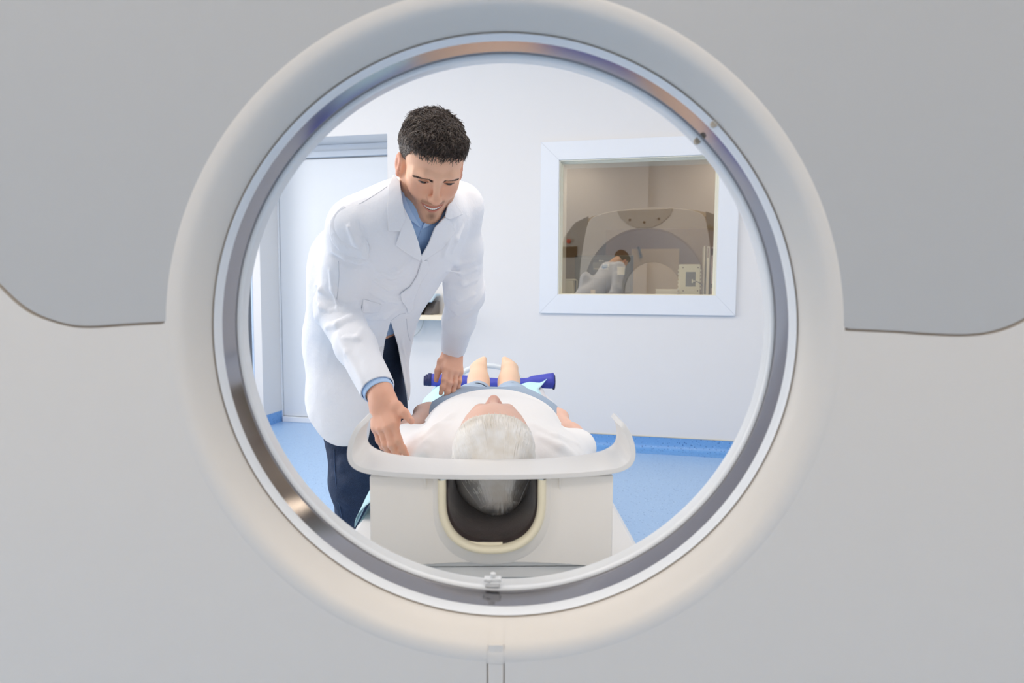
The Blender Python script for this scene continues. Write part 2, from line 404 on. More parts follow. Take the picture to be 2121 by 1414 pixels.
# ------------------------------------------------------------------ observation window
win = empty('window_1', W((-.23, 0, 1.0))); struct(win)
def wkid(mb, name, m_, parent=None, **k):
    o = mb.build(name, m_, None, **k); o.parent = win; o.matrix_parent_inverse = Matrix.Translation(-Vector(win.location)); return o
WS0, WS1, WZ0, WZ1 = -.8793, .4199, .9212, 2.0843
def mitred(a, b, c, d):                         # one board of the mitred face frame
    mb_ = MB(W)
    vs = [(p[0], -.022, p[1]) for p in (a, b, c, d)] + [(p[0], -.0005, p[1]) for p in (a, b, c, d)]
    return mb_.add(vs, [(0, 1, 2, 3), (7, 6, 5, 4), (0, 4, 5, 1), (1, 5, 6, 2), (2, 6, 7, 3), (3, 7, 4, 0)])
g = .0009
wkid(mitred((WS0, WZ1), (WS1, WZ1), (HS1 + g, HZ1), (HS0 - g, HZ1)), 'frame_board', white_lacquer, bevel=.0015)
wkid(mitred((WS0, WZ0), (HS0 - g, HZ0), (HS1 + g, HZ0), (WS1, WZ0)), 'frame_board', white_lacquer, bevel=.0015)
wkid(mitred((WS0, WZ0 + g), (WS0, WZ1 - g), (HS0, HZ1 - g), (HS0, HZ0 + g)), 'frame_board', white_lacquer, bevel=.0015)
wkid(mitred((WS1, WZ0 + g), (HS1, HZ0 + g), (HS1, HZ1 - g), (WS1, WZ1 - g)), 'frame_board', white_lacquer, bevel=.0015)
gap = MB(W)                                     # dark mitre joints
for (a, b) in (((WS0, WZ1), (HS0, HZ1)), ((WS0, WZ0), (HS0, HZ0)), ((WS1, WZ0), (HS1, HZ0)), ((WS1, WZ1), (HS1, HZ1))):
    gap.tube([(a[0], -.0195, a[1]), (b[0], -.0195, b[1])], .0016, 6)
wkid(gap, 'mitre_joint', mat('joint_grey', (150, 156, 164), .6))
bd = MB(W)
for w_, q_ in ((.008, -.012), (.015, .010), (.021, .028)):
    z_ = w_
    bd.box((HS0, q_, HZ0), (HS0 + w_, q_ + .02, HZ1)); bd.box((HS1 - w_, q_, HZ0), (HS1, q_ + .02, HZ1))
    bd.box((HS0, q_, HZ1 - w_), (HS1, q_ + .02, HZ1)); bd.box((HS0, q_, HZ0), (HS1, q_ + .02, HZ0 + w_ * .25))
wkid(bd, 'glazing_bead', cream_pl, bevel=.001)
glass = bpy.data.materials.new('lead_glass'); glass.use_nodes = True; nt = glass.node_tree; nt.nodes.clear()
out = nt.nodes.new('ShaderNodeOutputMaterial'); mx = nt.nodes.new('ShaderNodeMixShader'); tr = nt.nodes.new('ShaderNodeBsdfTransparent'); gl = nt.nodes.new('ShaderNodeBsdfGlossy')
tr.inputs['Color'].default_value = (.90, .86, .74, 1); gl.inputs['Roughness'].default_value = 0.0; gl.inputs['Color'].default_value = (1, .97, .9, 1)
mx.inputs[0].default_value = .25
nt.links.new(tr.outputs[0], mx.inputs[1]); nt.links.new(gl.outputs[0], mx.inputs[2]); nt.links.new(mx.outputs[0], out.inputs[0])
pn = MB(W); pn.add([(HS0, .036, HZ0), (HS1, .036, HZ0), (HS1, .036, HZ1), (HS0, .036, HZ1)], [(0, 1, 2, 3)]); wkid(pn, 'pane', glass, fix=False)

# ------------------------------------------------------------------ ceiling lamps
lamp_frame = mat('lamp_frame', (235, 235, 235), .4)
lamp_on = emit('lamp_diffuser', (255, 238, 219), LAMP)
def lamp(s_, q_, label, m_=None, group='recessed ceiling lamps of the scan room'):
    o = empty('ceiling_light', W((s_, q_, ZC))); tag(o, label, 'ceiling lamp', group)
    a = MB(W)
    w_, h_ = .62, .62
    a.box((s_ - w_/2 - .03, q_ - h_/2 - .03, ZC - .012), (s_ + w_/2 + .03, q_ - h_/2, ZC)); a.box((s_ - w_/2 - .03, q_ + h_/2, ZC - .012), (s_ + w_/2 + .03, q_ + h_/2 + .03, ZC))
    a.box((s_ - w_/2 - .03, q_ - h_/2, ZC - .012), (s_ - w_/2, q_ + h_/2, ZC)); a.box((s_ + w_/2, q_ - h_/2, ZC - .012), (s_ + w_/2 + .03, q_ + h_/2, ZC))
    b = MB(W); b.add([(s_ - w_/2, q_ - h_/2, ZC - .008), (s_ + w_/2, q_ - h_/2, ZC - .008), (s_ + w_/2, q_ + h_/2, ZC - .008), (s_ - w_/2, q_ + h_/2, ZC - .008)], [(0, 3, 2, 1)])
    for mb_, nm, mm in ((a, 'frame', lamp_frame), (b, 'diffuser', m_ or lamp_on)):
        c = mb_.build(nm, mm, None, fix=nm == 'frame'); c.parent = o; c.matrix_parent_inverse = Matrix.Translation(-Vector(o.location))
LL = 'square recessed ceiling lamp with white diffuser over the scan room'
lamp_back = emit('lamp_diffuser_back', (255, 237, 216), LAMP_B)
for s_, q_ in LAMPS: lamp(s_, q_, LL, lamp_back if q_ < -4.5 else lamp_on)
lamp(-3.7, 1.6, 'square recessed ceiling lamp over the corridor beyond the far left opening', emit('lamp_corridor', (255, 250, 244), 5.0), None)
lamp(.3, 1.3, 'square recessed ceiling lamp glowing warmly inside the control room', emit('lamp_control', (255, 226, 190), CONTROL), None)

# added, unseen: a glowing frosted window in the left wall for side light
w2 = empty('added_window', (0, 0, 0)); struct(w2)
b = MB(W); b.add([(S0 + .004, -4.2, .85), (S0 + .004, -1.0, .85), (S0 + .004, -1.0, 2.45), (S0 + .004, -4.2, 2.45)], [(3, 2, 1, 0)]); o = b.build('pane', emit('added_window_glow', (255, 250, 244), ADDED_GLOW), None, fix=False); o.parent = w2
b = MB(W)
for a_, c_ in (((S0, -4.3, .75), (S0 + .02, -.9, .85)), ((S0, -4.3, 2.45), (S0 + .02, -.9, 2.55)), ((S0, -4.3, .85), (S0 + .02, -4.2, 2.45)), ((S0, -1.0, .85), (S0 + .02, -.9, 2.45)), ((S0, -2.63, .85), (S0 + .02, -2.57, 2.45))): b.box(a_, c_)
o = b.build('frame', white_lacquer, None, bevel=.003); o.parent = w2
# ================================================================== CT SCANNER
BX, BZ = -0.0085, 1.049                         # bore axis
warm_pl = mat('warm_white_shell', (213, 209, 202), 0.42, spec=0.4)
grey_pl = mat('cool_grey_shell', (180, 181, 180), 0.38, spec=0.45)
groove_m = mat('groove_beige', (168, 158, 146), 0.7)
rim_m = mat('rim_white', (226, 230, 233), 0.3)
YR = 0.80
ct = empty('ct_scanner', (BX, 1.0, 0)); tag(ct, 'large white CT scanner gantry with round bore framing the whole view', 'ct scanner')
def ck(mb, name, m_, parent=None, **k):
    p = parent or ct
    o = mb.build(name, m_, None, **k); o.parent = p
    if parent is None: o.matrix_parent_inverse = Matrix.Translation(-Vector(ct.location))
    return o
def sil(th):                                    # outer silhouette radius about the bore axis
    cx, sz = math.cos(th), math.sin(th)
    top, bot, hw = .955, 1.0, 1.13
    a, b = (abs(cx) / hw), (abs(sz) / (top if sz > 0 else bot))
    e = 3.2 if sz > 0 else 8
    return (a ** e + b ** e) ** (-1 / e)
N = 192
def ringpts(Rf, y): return [(BX + Rf(2*PI*i/N) * math.cos(2*PI*i/N), y, BZ + Rf(2*PI*i/N) * math.sin(2*PI*i/N)) for i in range(N)]
hb = MB()
rows = [ringpts(lambda a: .384, .86), ringpts(lambda a: .384, .8006), ringpts(lambda a: sil(a) * .97, .8006), ringpts(lambda a: sil(a), .84), ringpts(lambda a: sil(a), 1.26), ringpts(lambda a: sil(a) * .96, 1.31), ringpts(lambda a: .72, 1.315)]
hb.grid(rows, closed_v=True); ck(hb, 'housing', groove_m, auto=35)
# rear bell mouth, groove, lip, reflecting sleeve, far rim, front funnel: one lathe each
b = MB(); b.lathe([(.3985, .7979), (.3965, .79735), (.390, .79745), (.385, .7980), (.3805, .7997), (.376, .8035), (.370, .8135), (.3655, .824), (.3630, .8325), (.3622, .838), (.3622, .850)], (BX, BZ)); ck(b, 'bore_surround', warm_pl, auto=60)
b = MB(); b.lathe([(.3625, .8405), (.3605, .846), (.3605, .852)], (BX, BZ)); ck(b, 'bore_groove', groove_m, auto=60)
b = MB(); b.lathe([(.3612, .8455), (.3606, .842), (.3598, .8415), (.359, .846), (.3584, .862), (.3588, .8640), (.360, .8640)], (BX, BZ)); ck(b, 'bore_lip', rim_m, auto=50)
sleeve = mat('clear_sleeve', (150, 147, 150), 0.08, metal=0.95)
b = MB(); b.lathe([(.3590, .8630), (.3590, .9135)], (BX, BZ), n=256); ck(b, 'bore_sleeve', sleeve, smooth=True)
b = MB(); b.lathe([(.360, .9110), (.3582, .9108), (.3560, .9122), (.3548, .9145), (.3548, .921), (.3556, .9225), (.358, .930), (.360, .952)], (BX, BZ), n=256); ck(b, 'bore_rim', rim_m, auto=40)
b = MB(); b.lathe([(.3602, .951), (.42, 1.02), (.51, 1.09), (.60, 1.18), (.68, 1.27), (.72, 1.313), (.73, 1.322), (.742, 1.316)], (BX, BZ)); ck(b, 'bore_funnel', rim_m, auto=50)
# small white alignment latch on the far rim at the bottom
b = MB()
zb = BZ - .3550
b.box((BX - .0265, .9095, zb + .0005), (BX - .0065, .9235, zb + .0075)); b.box((BX - .0285, .911, zb + .0075), (BX - .0045, .922, zb + .0125))
b.tube([(BX - .016, .916, zb + .0125), (BX - .016, .916, zb + .019)], .004, 12); b.tube([(BX - .021, .909, zb + .010), (BX - .021, .913, zb + .010)], .0028, 12)
ck(b, 'latch', rim_m, bevel=.001)
# beige rubber dots on the rims at the upper right
for R, y, a in ((.3598, .846, 45.5), (.3545, .916, 45.0)):
    a = math.radians(a); b = MB(); b.tube([(BX + R * math.cos(a), y - .004, BZ + R * math.sin(a)), (BX + R * math.cos(a), y + .004, BZ + R * math.sin(a))], .0042, 14); ck(b, 'rubber_dot', bpy.data.materials.get('beige_rubber') or mat('beige_rubber', (190, 176, 156), .6), bevel=.001)
# rear cover plates (x, z at the rear plane)
def q2(u, v): p = P(u, v, YR); return (p[0], p[2])
RC = .3935
def arc(a0, a1, n=48): return [(BX + RC * math.cos(math.radians(a0 + (a1 - a0) * i / n)), BZ + RC * math.sin(math.radians(a0 + (a1 - a0) * i / n))) for i in range(n + 1)]
def pl(pts, n=8): return [(p[0], p[1]) for p in bez([np.array(q2(*p)) for p in pts], n)]
Lc = [(-330, -120), (-180, 330), (-60, 520), (0, 583), (60, 637), (120, 664), (180, 674), (270, 669), (336, 665.5)]
Rc = [(1758, 680), (1850, 684), (1920, 689), (2000, 691), (2060, 682), (2121, 656), (2200, 600), (2330, 400), (2450, -120)]
ztop = BZ + .80
def plate(name, outline, m_, y0=.7975, y1=.8005, bev=.0014):
    b = MB(); b.prism(outline, y0, y1); return ck(b, name, m_, bevel=bev, seg=3)
sx = P(1043, 10, YR)[0]
aL = 180 - 4.2                                   # arc angle where the left panel turns the corner
left = [(sx - .0012, BZ + RC)] + [p for p in arc(90.4, aL)][1:] + [(p[0], p[1]) for p in bez([np.array(arc(aL, aL)[0]), np.array(q2(352, 657)), np.array(q2(346, 664)), np.array(q2(336, 665.5))], 6)][1:-1] + pl(Lc)[::-1] + [(q2(-330, -120)[0], ztop), (sx - .0012, ztop)]
plate('upper_panel', left, grey_pl)
aR = 3.6
right = [(sx + .0012, ztop), (q2(2450, -120)[0], ztop)] + pl(Rc)[::-1] + [(p[0], p[1]) for p in bez([np.array(q2(1758, 680)), np.array(q2(1747, 676)), np.array(q2(1742, 666)), np.array(arc(aR, aR)[0])], 6)][1:] + arc(aR, 89.6)[1:] + [(sx + .0012, BZ + RC)]
plate('upper_panel', right, grey_pl)
g = 5.5                                          # groove in pixels at the rear plane
def offs(pts, d): return [(u, v + d) for u, v in pts]
zlow = .10
xl, xr = P(1011, 1350, YR)[0], P(1043, 1350, YR)[0]
Ll = [(p[0] - (6 if p[0] < 0 else 5 if p[0] < 100 else 0), p[1] + g) for p in Lc]
low_l = [(xl - .0016, zlow), (-1.02, zlow), (-1.02, BZ + .5), (q2(-345, -100)[0], BZ + .5)] + pl(Ll) + [(BX + RC * math.cos(math.radians(a)), BZ + RC * math.sin(math.radians(a))) for a in np.linspace(177.5, 270 - 5.5, 60)]
low_l.append((xl - .0016, BZ - RC * .9985))
plate('lower_panel', low_l, warm_pl)
Rl = [(p[0] + (6 if p[0] > 2121 else 5 if p[0] > 2050 else 0), p[1] + g) for p in Rc]
low_r = [(BX + RC * math.cos(math.radians(a)), BZ + RC * math.sin(math.radians(a))) for a in np.linspace(270 + .5, 361.5, 60)] + pl(Rl) + [(q2(2465, -100)[0], BZ + .5), (1.0, BZ + .5), (1.0, zlow), (xr + .0016, zlow), (xr + .0016, BZ - RC * .9985)]
plate('lower_panel', low_r, warm_pl)
b = MB(); b.box((xl, .7975, zlow), (xr, .8005, BZ - .3752)); ck(b, 'centre_strip', warm_pl, bevel=.0012)
aa, ab = math.asin((xl - BX) / .378), math.asin((xr - BX) / .378)
b = MB(); b.lathe([(R_, y_ - .0007) for R_, y_ in [(.399, .7976), (.3965, .79735), (.390, .79745), (.385, .7980), (.3805, .7997), (.376, .8035), (.370, .8135), (.3655, .824), (.3630, .8325), (.3624, .837)]], (BX, BZ), n=6, a0=-PI/2 + aa, a1=-PI/2 + ab); ck(b, 'strip_end', warm_pl, smooth=True)
b = MB(); b.box((-1.0, .86, .0), (.98, 1.24, .1)); ck(b, 'plinth', groove_m, bevel=.01)
# front side (seen only mirrored in the observation window)
dark_pl = mat('front_side_grey', (150, 153, 152), .45)
for sgn in (-1, 1):
    pts = [(BX + sgn * .69, BZ + .90), (BX + sgn * .86, BZ + .83), (BX + sgn * 1.0, BZ + .66), (BX + sgn * 1.06, BZ + .3), (BX + sgn * 1.06, .12), (BX + sgn * .80, .12), (BX + sgn * .80, BZ)]
    b = MB(); b.prism(pts if sgn < 0 else pts[::-1], 1.312, 1.322); ck(b, 'front_side_panel', dark_pl, bevel=.003)
    b = MB(); a = math.radians(0); b.tube([(BX + sgn * .935 , 1.32, 1.655), (BX + sgn * .935, 1.345, 1.655)], .026, 20); ck(b, 'stop_button', mat('stop_button_red', (176, 24, 32), .4), bevel=.004)
    b = MB(); b.box((BX + sgn * .925 - .10, 1.318, 1.46), (BX + sgn * .925 + .10, 1.332, 1.59)); ck(b, 'display', mat('display_black', (22, 24, 28), .2), bevel=.004)
# front face with arched crown
fr = MB()
out_ = [(BX + x, BZ + z) for x, z in [(p[0], p[1]) for p in bez([np.array(p) for p in [(-.80, -.2), (-.78, .3), (-.72, .70), (-.66, .86), (-.5, .925), (-.25, .955), (0, .965), (.25, .955), (.5, .925), (.66, .86), (.72, .70), (.78, .3), (.80, -.2)]], 6)]]
angs = sorted([(math.atan2(z - BZ, x - BX), x, z) for x, z in out_ + [(BX - .8, .12), (BX + .8, .12), (BX - .8, .5), (BX + .8, .5), (BX, .12), (BX-.4, .12), (BX+.4, .12)]])
inn = [(BX + .735 * math.cos(a), BZ + .735 * math.sin(a)) for a, x, z in angs]
n_ = len(angs)
vs = [(x, 1.332, z) for a, x, z in angs] + [(x, 1.332, z) for x, z in inn] + [(x, 1.300, z) for a, x, z in angs] + [(x, 1.31, z) for x, z in inn]
fs = [(i, (i+1) % n_, (i+1) % n_ + n_, i + n_) for i in range(n_)] + [(i, i + 2*n_, (i+1) % n_ + 2*n_, (i+1) % n_) for i in range(n_)] + [(i + n_, (i+1) % n_ + n_, (i+1) % n_ + 3*n_, i + 3*n_) for i in range(n_)]
front_m = mat('front_shell_white', (232, 230, 225), .42)
fr.add(vs, fs); ck(fr, 'front_cover', front_m, bevel=.006)
b = MB(); b.prism([(BX + x, BZ + z) for x, z in [(-.33, .945), (-.29, .86), (-.20, .78), (-.08, .735), (.08, .735), (.20, .78), (.29, .86), (.33, .945)]], 1.330, 1.342); cp = ck(b, 'control_panel', mat('control_panel_grey', (186, 186, 182), .4), bevel=.004)
for x in (-.17, 0, .17): b = MB(); b.tube([(BX + x, 1.34, BZ + .80 + abs(x) * .2), (BX + x, 1.347, BZ + .80 + abs(x) * .2)], .014, 14); ck(b, 'panel_button', bpy.data.materials.get('button_dark') or mat('button_dark', (70, 72, 74), .5), parent=cp)
tx = text('lettering', 'Astelion', .095, (BX + .93, 1.3235, 1.735), Matrix(((-1, 0, 0, 0), (0, 0, 1, 0), (0, 1, 0, 0), (0, 0, 0, 1))), mat('lettering_olive', (120, 112, 60), .5), None, 'LEFT')
tx.parent = ct; tx.matrix_parent_inverse = Matrix.Translation(-Vector(ct.location))
# ================================================================== PATIENT TABLE
TA = 0.028
TX0, TY0 = -0.033, 1.15
def TB(p):                                       # table frame: x across, y along (world y at the axis), z up
    dy = p[1] - TY0
    return np.array([TX0 + p[0] * math.cos(TA) - dy * math.sin(TA), TY0 + dy * math.cos(TA) + p[0] * math.sin(TA), p[2]])
couch_white = mat('couch_white', (232, 233, 233), .35)
head_pl = mat('head_plate_cream', (238, 235, 230), .42)
wing_pl = mat('wing_white', (226, 226, 225), .38)
rim_cream = mat('cradle_cream', (238, 230, 204), .4)
foam_m = mat('cradle_foam', (54, 42, 40), .9, noise=(60, .35, .7, (40, 31, 31)), bump=(420, .5, .002), sheen=.3)
tb_root = empty('patient_table', TB((0, 2.1, 0))); tag(tb_root, 'white scanner table with cream head end plate carrying the lying patient', 'scanner table')
def under(o, root, parent=None):
    o.parent = parent or root
    if parent is None: o.matrix_parent_inverse = Matrix.Translation(-Vector(root.location))
    return o
def tk(mb, name, m_, parent=None, **k): return under(mb.build(name, m_, None, **k), tb_root, parent)
# frame: long white bed with tapering foot, pedestal below
TZ = .636
def bedrow(hw, z0, z1, y):
    r = .02; return [(-hw + .012, y, z0), (-hw, y, z0 + r), (-hw, y, z1 - .012), (-hw + .012, y, z1), (hw - .012, y, z1), (hw, y, z1 - .012), (hw, y, z0 + r), (hw - .012, y, z0)]
b = MB(TB); rows = [bedrow(hw, z0, TZ, y) for hw, z0, y in [(.266, .606, 1.146), (.271, .600, 1.154), (.272, .575, 1.26), (.272, .53, 1.5), (.270, .53, 2.3), (.264, .54, 2.6), (.252, .55, 2.85), (.232, .56, 3.10), (.19, .57, 3.20), (.17, .58, 3.21)]]
b.grid(rows, closed_v=True); n0 = 8
b.f.append(tuple(range(7, -1, -1))); b.mi.append(0); e = (len(rows) - 1) * n0; b.f.append(tuple(range(e, e + n0))); b.mi.append(0)
tk(b, 'bed_frame', couch_white, auto=35)
b = MB(TB); b.box((-.21, 1.45, .08), (.21, 2.75, .56)); tk(b, 'pedestal', couch_white, bevel=.03, seg=3)
b = MB(TB); b.box((-.27, 1.35, 0), (.27, 2.9, .09)); tk(b, 'base', mat('base_grey', (190, 192, 194), .5), bevel=.015)
b = MB(TB); rows = []
for y in np.linspace(1.20, 3.08, 40):
    hw = .215 if y > 1.4 else .17 + .045 * sstep(1.2, 1.4, y)
    rows.append([(x * hw, y, TZ + .004 + .022 * x * x) for x in np.linspace(-1, 1, 17)])
b.grid(rows); tk(b, 'pallet', couch_white, smooth=True, solid=.012)
b = MB(TB); b.box((.196, 2.93, TZ), (.226, 3.03, TZ + .012)); gr_ = tk(b, 'side_socket', couch_white, bevel=.002)
for k in range(6):
    b = MB(TB); b.box((.199 + k * .0042, 2.94, TZ + .0118), (.2015 + k * .0042, 3.0, TZ + .0135)); tk(b, 'slot', mat('slot_grey', (120, 138, 150), .6) if k == 0 else bpy.data.materials['slot_grey'], parent=gr_)
# foot push handle
b = MB(); pts = bez([P(940, 800, 3.24), P(951, 778, 3.24), P(975, 763, 3.24), P(1010, 757, 3.24), P(1045, 763, 3.24), P(1072, 777, 3.24), P(1088, 803, 3.24)], 8)
b.tube([P(938, 830, 3.2)] + pts + [P(1092, 833, 3.2)], .0125, 12); tk(b, 'push_handle', mat('handle_grey', (206, 216, 224), .35), smooth=True)
# head end plate with U opening
YH = 1.132
def head_outline():
    o = [(-.206, .788), (-.206, .640), (-.19, .628)]
    o += [(x, .628 + .010 * (1 - (x / .19) ** 2)) for x in np.linspace(-.15, .15, 9)]
    o += [(.19, .628), (.206, .640), (.206, .788)]
    return o
def U(hw, zt, zb, n=24):                         # right top -> bottom -> left top
    zc = zb + hw * 1.0
    pts = [(hw, zt), (hw, (zt + zc) / 2)]
    for i in range(n + 1):
        a = -PI * i / n; e_ = 2.35
        c_, s_ = math.cos(a), math.sin(a)
        pts.append((hw * math.copysign(abs(c_) ** (2 / e_), c_), zc - (zc - zb) * abs(s_) ** (2 / e_)))
    return pts + [(-hw, (zt + zc) / 2), (-hw, zt)]
b = MB(TB); ol = head_outline() + U(.0885, .788, .6605); b.prism(ol, YH, YH + .02)
# plate sides run back along the bed
b.box((-.206, YH + .004, .64), (-.198, YH + .10, .786)); b.box((.198, YH + .004, .64), (.206, YH + .10, .786))
tk(b, 'head_plate', head_pl, bevel=.0025)
for x in (-.113, .115):
    b = MB(TB); b.add([(x - .002, YH, .795), (x + .002, YH, .795), (x + .002, YH - .012, .795), (x - .002, YH - .012, .795), (x - .0015, YH, .765), (x + .0015, YH, .765)], [(0, 1, 2, 3), (0, 3, 4), (1, 5, 2), (3, 2, 5, 4), (0, 4, 5, 1)]); tk(b, 'gusset', head_pl)
b = MB(TB); rows = []
for y, d in ((YH + .001, .012), (YH - .004, .009), (YH - .006, .002), (YH - .006, -.002)):
    rows.append([(x, y, z) for x, z in U(.0885 + d, .785, .6605 - d * 2.2)])
b.grid(rows); tk(b, 'cradle_collar', head_pl, smooth=True)
b = MB(TB); rows = []
for hw, dy in ((.0905, .03), (.0905, -.014), (.0885, -.020), (.0835, -.022), (.0785, -.019), (.0768, -.012), (.0768, .03)):
    rows.append([(x, YH + dy, z) for x, z in U(hw, .787, .749 - hw)])
b.grid(rows); tk(b, 'cradle_rim', rim_cream, smooth=True)
b = MB(TB); rows = []
for y, hw, zb_ in ((YH - .008, .0770, .6735), (YH + .0, .0752, .678), (YH + .03, .0740, .682), (YH + .08, .0735, .686), (YH + .13, .0735, .690), (YH + .18, .073, .700), (YH + .22, .072, .715), (YH + .25, .07, .735)):
    rows.append([(x, y, z) for x, z in U(hw, .783, zb_)])
b.grid(rows); fo = tk(b, 'cradle_foam', foam_m, smooth=True, solid=.003)
# foam flap with its cut-out lip at the front
b = MB(TB); rows = []
for k, (dz, dy) in enumerate(((0, 0), (.006, .002), (.008, .012), (.010, .03))):
    rows.append([(x, YH - .010 + dy, .6705 + dz * .6 + 2.2 * x * x) for x in np.linspace(-.045, .018, 12)])
b.grid(rows); tk(b, 'cradle_lining', rim_cream, smooth=True, solid=.004)
# flange with upturned wings
prof = [(-.216, .878, 1.150, 1.212), (-.223, .872, 1.134, 1.228), (-.231, .857, 1.126, 1.238), (-.2355, .840, 1.120, 1.248), (-.2355, .824, 1.117, 1.254), (-.229, .812, 1.115, 1.252), (-.214, .804, 1.114, 1.245), (-.19, .7995, 1.113, 1.232), (-.15, .796, 1.112, 1.222), (-.08, .793, 1.111, 1.214), (0, .792, 1.111, 1.212)]
prof = prof + [(-x, z, a, c) for x, z, a, c in prof[-2::-1]]
pp = [np.array(p) for p in prof]; fine = bez(pp, 6)
b = MB(TB); rows = [[(p[0], lerp(p[2], p[3], k), p[1] + (.004 if 0 else 0)) for k in np.linspace(0, 1, 7)] for p in fine]
b.grid(rows); o = tk(b, 'arm_wing', wing_pl, smooth=True, solid=.0085)
md = o.modifiers.new('bevel', 'BEVEL'); md.width = .003; md.segments = 3; md.limit_method = 'ANGLE'; md.angle_limit = 1.0
# ------------------------------------------------------------------ pale blue paper sheet over the table
sheet_m = mat('sheet_cyan', (184, 222, 234), .8, bump=(30, .25, .01))
def sh(x, y):
    z = TZ + .019 + .022 * min(abs(x) / .215, 1) ** 2 + .003 * math.sin(9 * y + 14 * x) * (1 if abs(x) > .1 else .3)
    if x < -.235:
        d = -.235 - x; z -= .9 * d ** 1.15 * (1 + .25 * math.sin(11 * y)) ; x = -.235 - d * (.80 - .5 * sstep(.02, .14, d))
    if x > .20: z += .03 * sstep(.20, .26, x) * (1 + .3 * math.sin(13 * y))
    z += .028 * math.exp(-((x - .16) / .06) ** 2) * math.exp(-((y - 3.0) / .08) ** 2)
    return (x, y, z)
b = MB(TB); rows = []
for y in np.linspace(1.36, 3.06, 90):
    L = -.235 - (.13 + .05 * math.sin(5 * y)) * (.55 + .6 * sstep(1.5, 1.9, y) + .05 * sstep(2.3, 2.9, y)); Rr = .195 + .06 * sstep(2.86, 3.02, y)
    rows.append([sh(x, y) for x in np.linspace(L, Rr, 46)])
b.grid(rows); so = b.build('paper_sheet', sheet_m, None, smooth=True, solid=.0012); tag(so, 'pale cyan disposable sheet draped over the scanner table under the patient', 'sheet')
# ------------------------------------------------------------------ rolled blue mat at the foot end
roll_m = mat('roll_blue', (64, 72, 178), .55, bump=(26, .5, .012)); trim_m = mat('roll_navy', (30, 36, 84), .6)
rl = empty('rolled_mat', P(1016, 790, 2.98)); tag(rl, 'rolled royal blue mat with navy edging lying at the foot end of the table', 'rolled mat')
pa, pb = P(893, 786, 2.97), P(1147, 791, 3.0)
b = MB(); path = [lerp(pa, pb, u) + np.array([0, 0, -.012 * math.sin(PI * u) + .006 * (u > .8)]) for u in np.linspace(0, 1, 30)]
rad = [.027 + .004 * math.sin(7 * u) + .006 * sstep(.75, 1, u) for u in np.linspace(0, 1, 30)]
b.tube(path, rad, 24); under(b.build('roll', roll_m, None, smooth=True), rl)
d_ = unit(pb - pa)
for nm, p_, r_, L_ in (('edging', pa - d_ * .014, .029, .016), ('edging', pa - d_ * .024 + np.array([0, 0, -.002]), .026, .012), ('edging', pa - d_ * .032 + np.array([0, 0, -.005]), .022, .01), ('edging', pb - d_ * .004, .0345, .008)):
    b = MB(); b.tube([p_, p_ + d_ * L_ * .2, p_ + d_ * L_ * .8, p_ + d_ * L_], [r_ * .93, r_, r_, r_ * .93], 24); under(b.build(nm, trim_m, None, smooth=True), rl)
# ------------------------------------------------------------------ shelf with a black device on the far wall
wood = mat('cream_shelf', (236, 226, 202), .4)
b = MB(W); b.box((-1.95, -.26, .871), (-1.50, 0, .905)); sf = b.build('wall_shelf', wood, None, bevel=.003); tag(sf, 'cream wall shelf behind the man carrying a black device', 'shelf')
dv = empty('desk_device', W((-1.72, -.13, .905))); tag(dv, 'black and grey wedge shaped device with pale blue lid on the wall shelf', 'device')
blk = mat('device_black', (24, 22, 22), .3); gry = mat('device_grey', (104, 100, 98), .4); lid = mat('device_lid', (178, 200, 214), .4)
def prs(out_, s0, s1, nm, m_, bv=.004):         # outline in (q, z) extruded along s
    b = MB(W); n = len(out_)
    vs = [(s0, q, z) for q, z in out_] + [(s1, q, z) for q, z in out_]
    b.add(vs, [tuple(range(n)), tuple(range(2*n-1, n-1, -1))] + [(i, i+n, (i+1) % n + n, (i+1) % n) for i in range(n)]); return under(b.build(nm, m_, None, bevel=bv), dv)
prs([(-.235, .9055), (-.02, .9055), (-.02, 1.03), (-.10, 1.03), (-.20, .985)], -1.86, -1.665, 'body', blk, .012)
prs([(-.21, .9055), (-.03, .9055), (-.03, 1.0), (-.09, 1.0)], -1.664, -1.605, 'side_wedge', gry, .004)
prs([(-.205, .990), (-.10, 1.034), (-.02, 1.034), (-.02, 1.05), (-.105, 1.05), (-.212, 1.0)], -1.87, -1.60, 'lid', lid, .005)
b = MB(W); b.tube([W_ for W_ in bez([(-1.735, -.01, .868), (-1.738, -.012, .84), (-1.755, -.02, .79), (-1.80, -.02, .745), (-1.86, -.012, .725), (-1.9, -.008, .72)], 8)], .0028, 8)
cb = b.build('cable', mat('cable_grey', (186, 190, 186), .5), None, smooth=True); tag(cb, 'thin grey cable curving down the wall below the cream shelf', 'cable')
# ================================================================== CONTROL ROOM behind the glass
def CP(u, v, q):
    d = ray(u, v); p = EYE + d * ((WALL_C + q - EYE @ _n) / (d @ _n)); return float(p @ _t), float(p[2])
def rect(u0, v0, u1, v1, q): a = CP(u0, v1, q); c = CP(u1, v0, q); return a[0], a[1], c[0], c[1]
b = MB(W); b.box((-1.55, T + .006, .99), (1.2, 1.25, 1.03)); wt = b.build('worktop', mat('worktop_grey', (150, 142, 130), .5), None, bevel=.003); tag(wt, 'grey worktop behind the observation window', 'worktop')
DZ = 1.0305
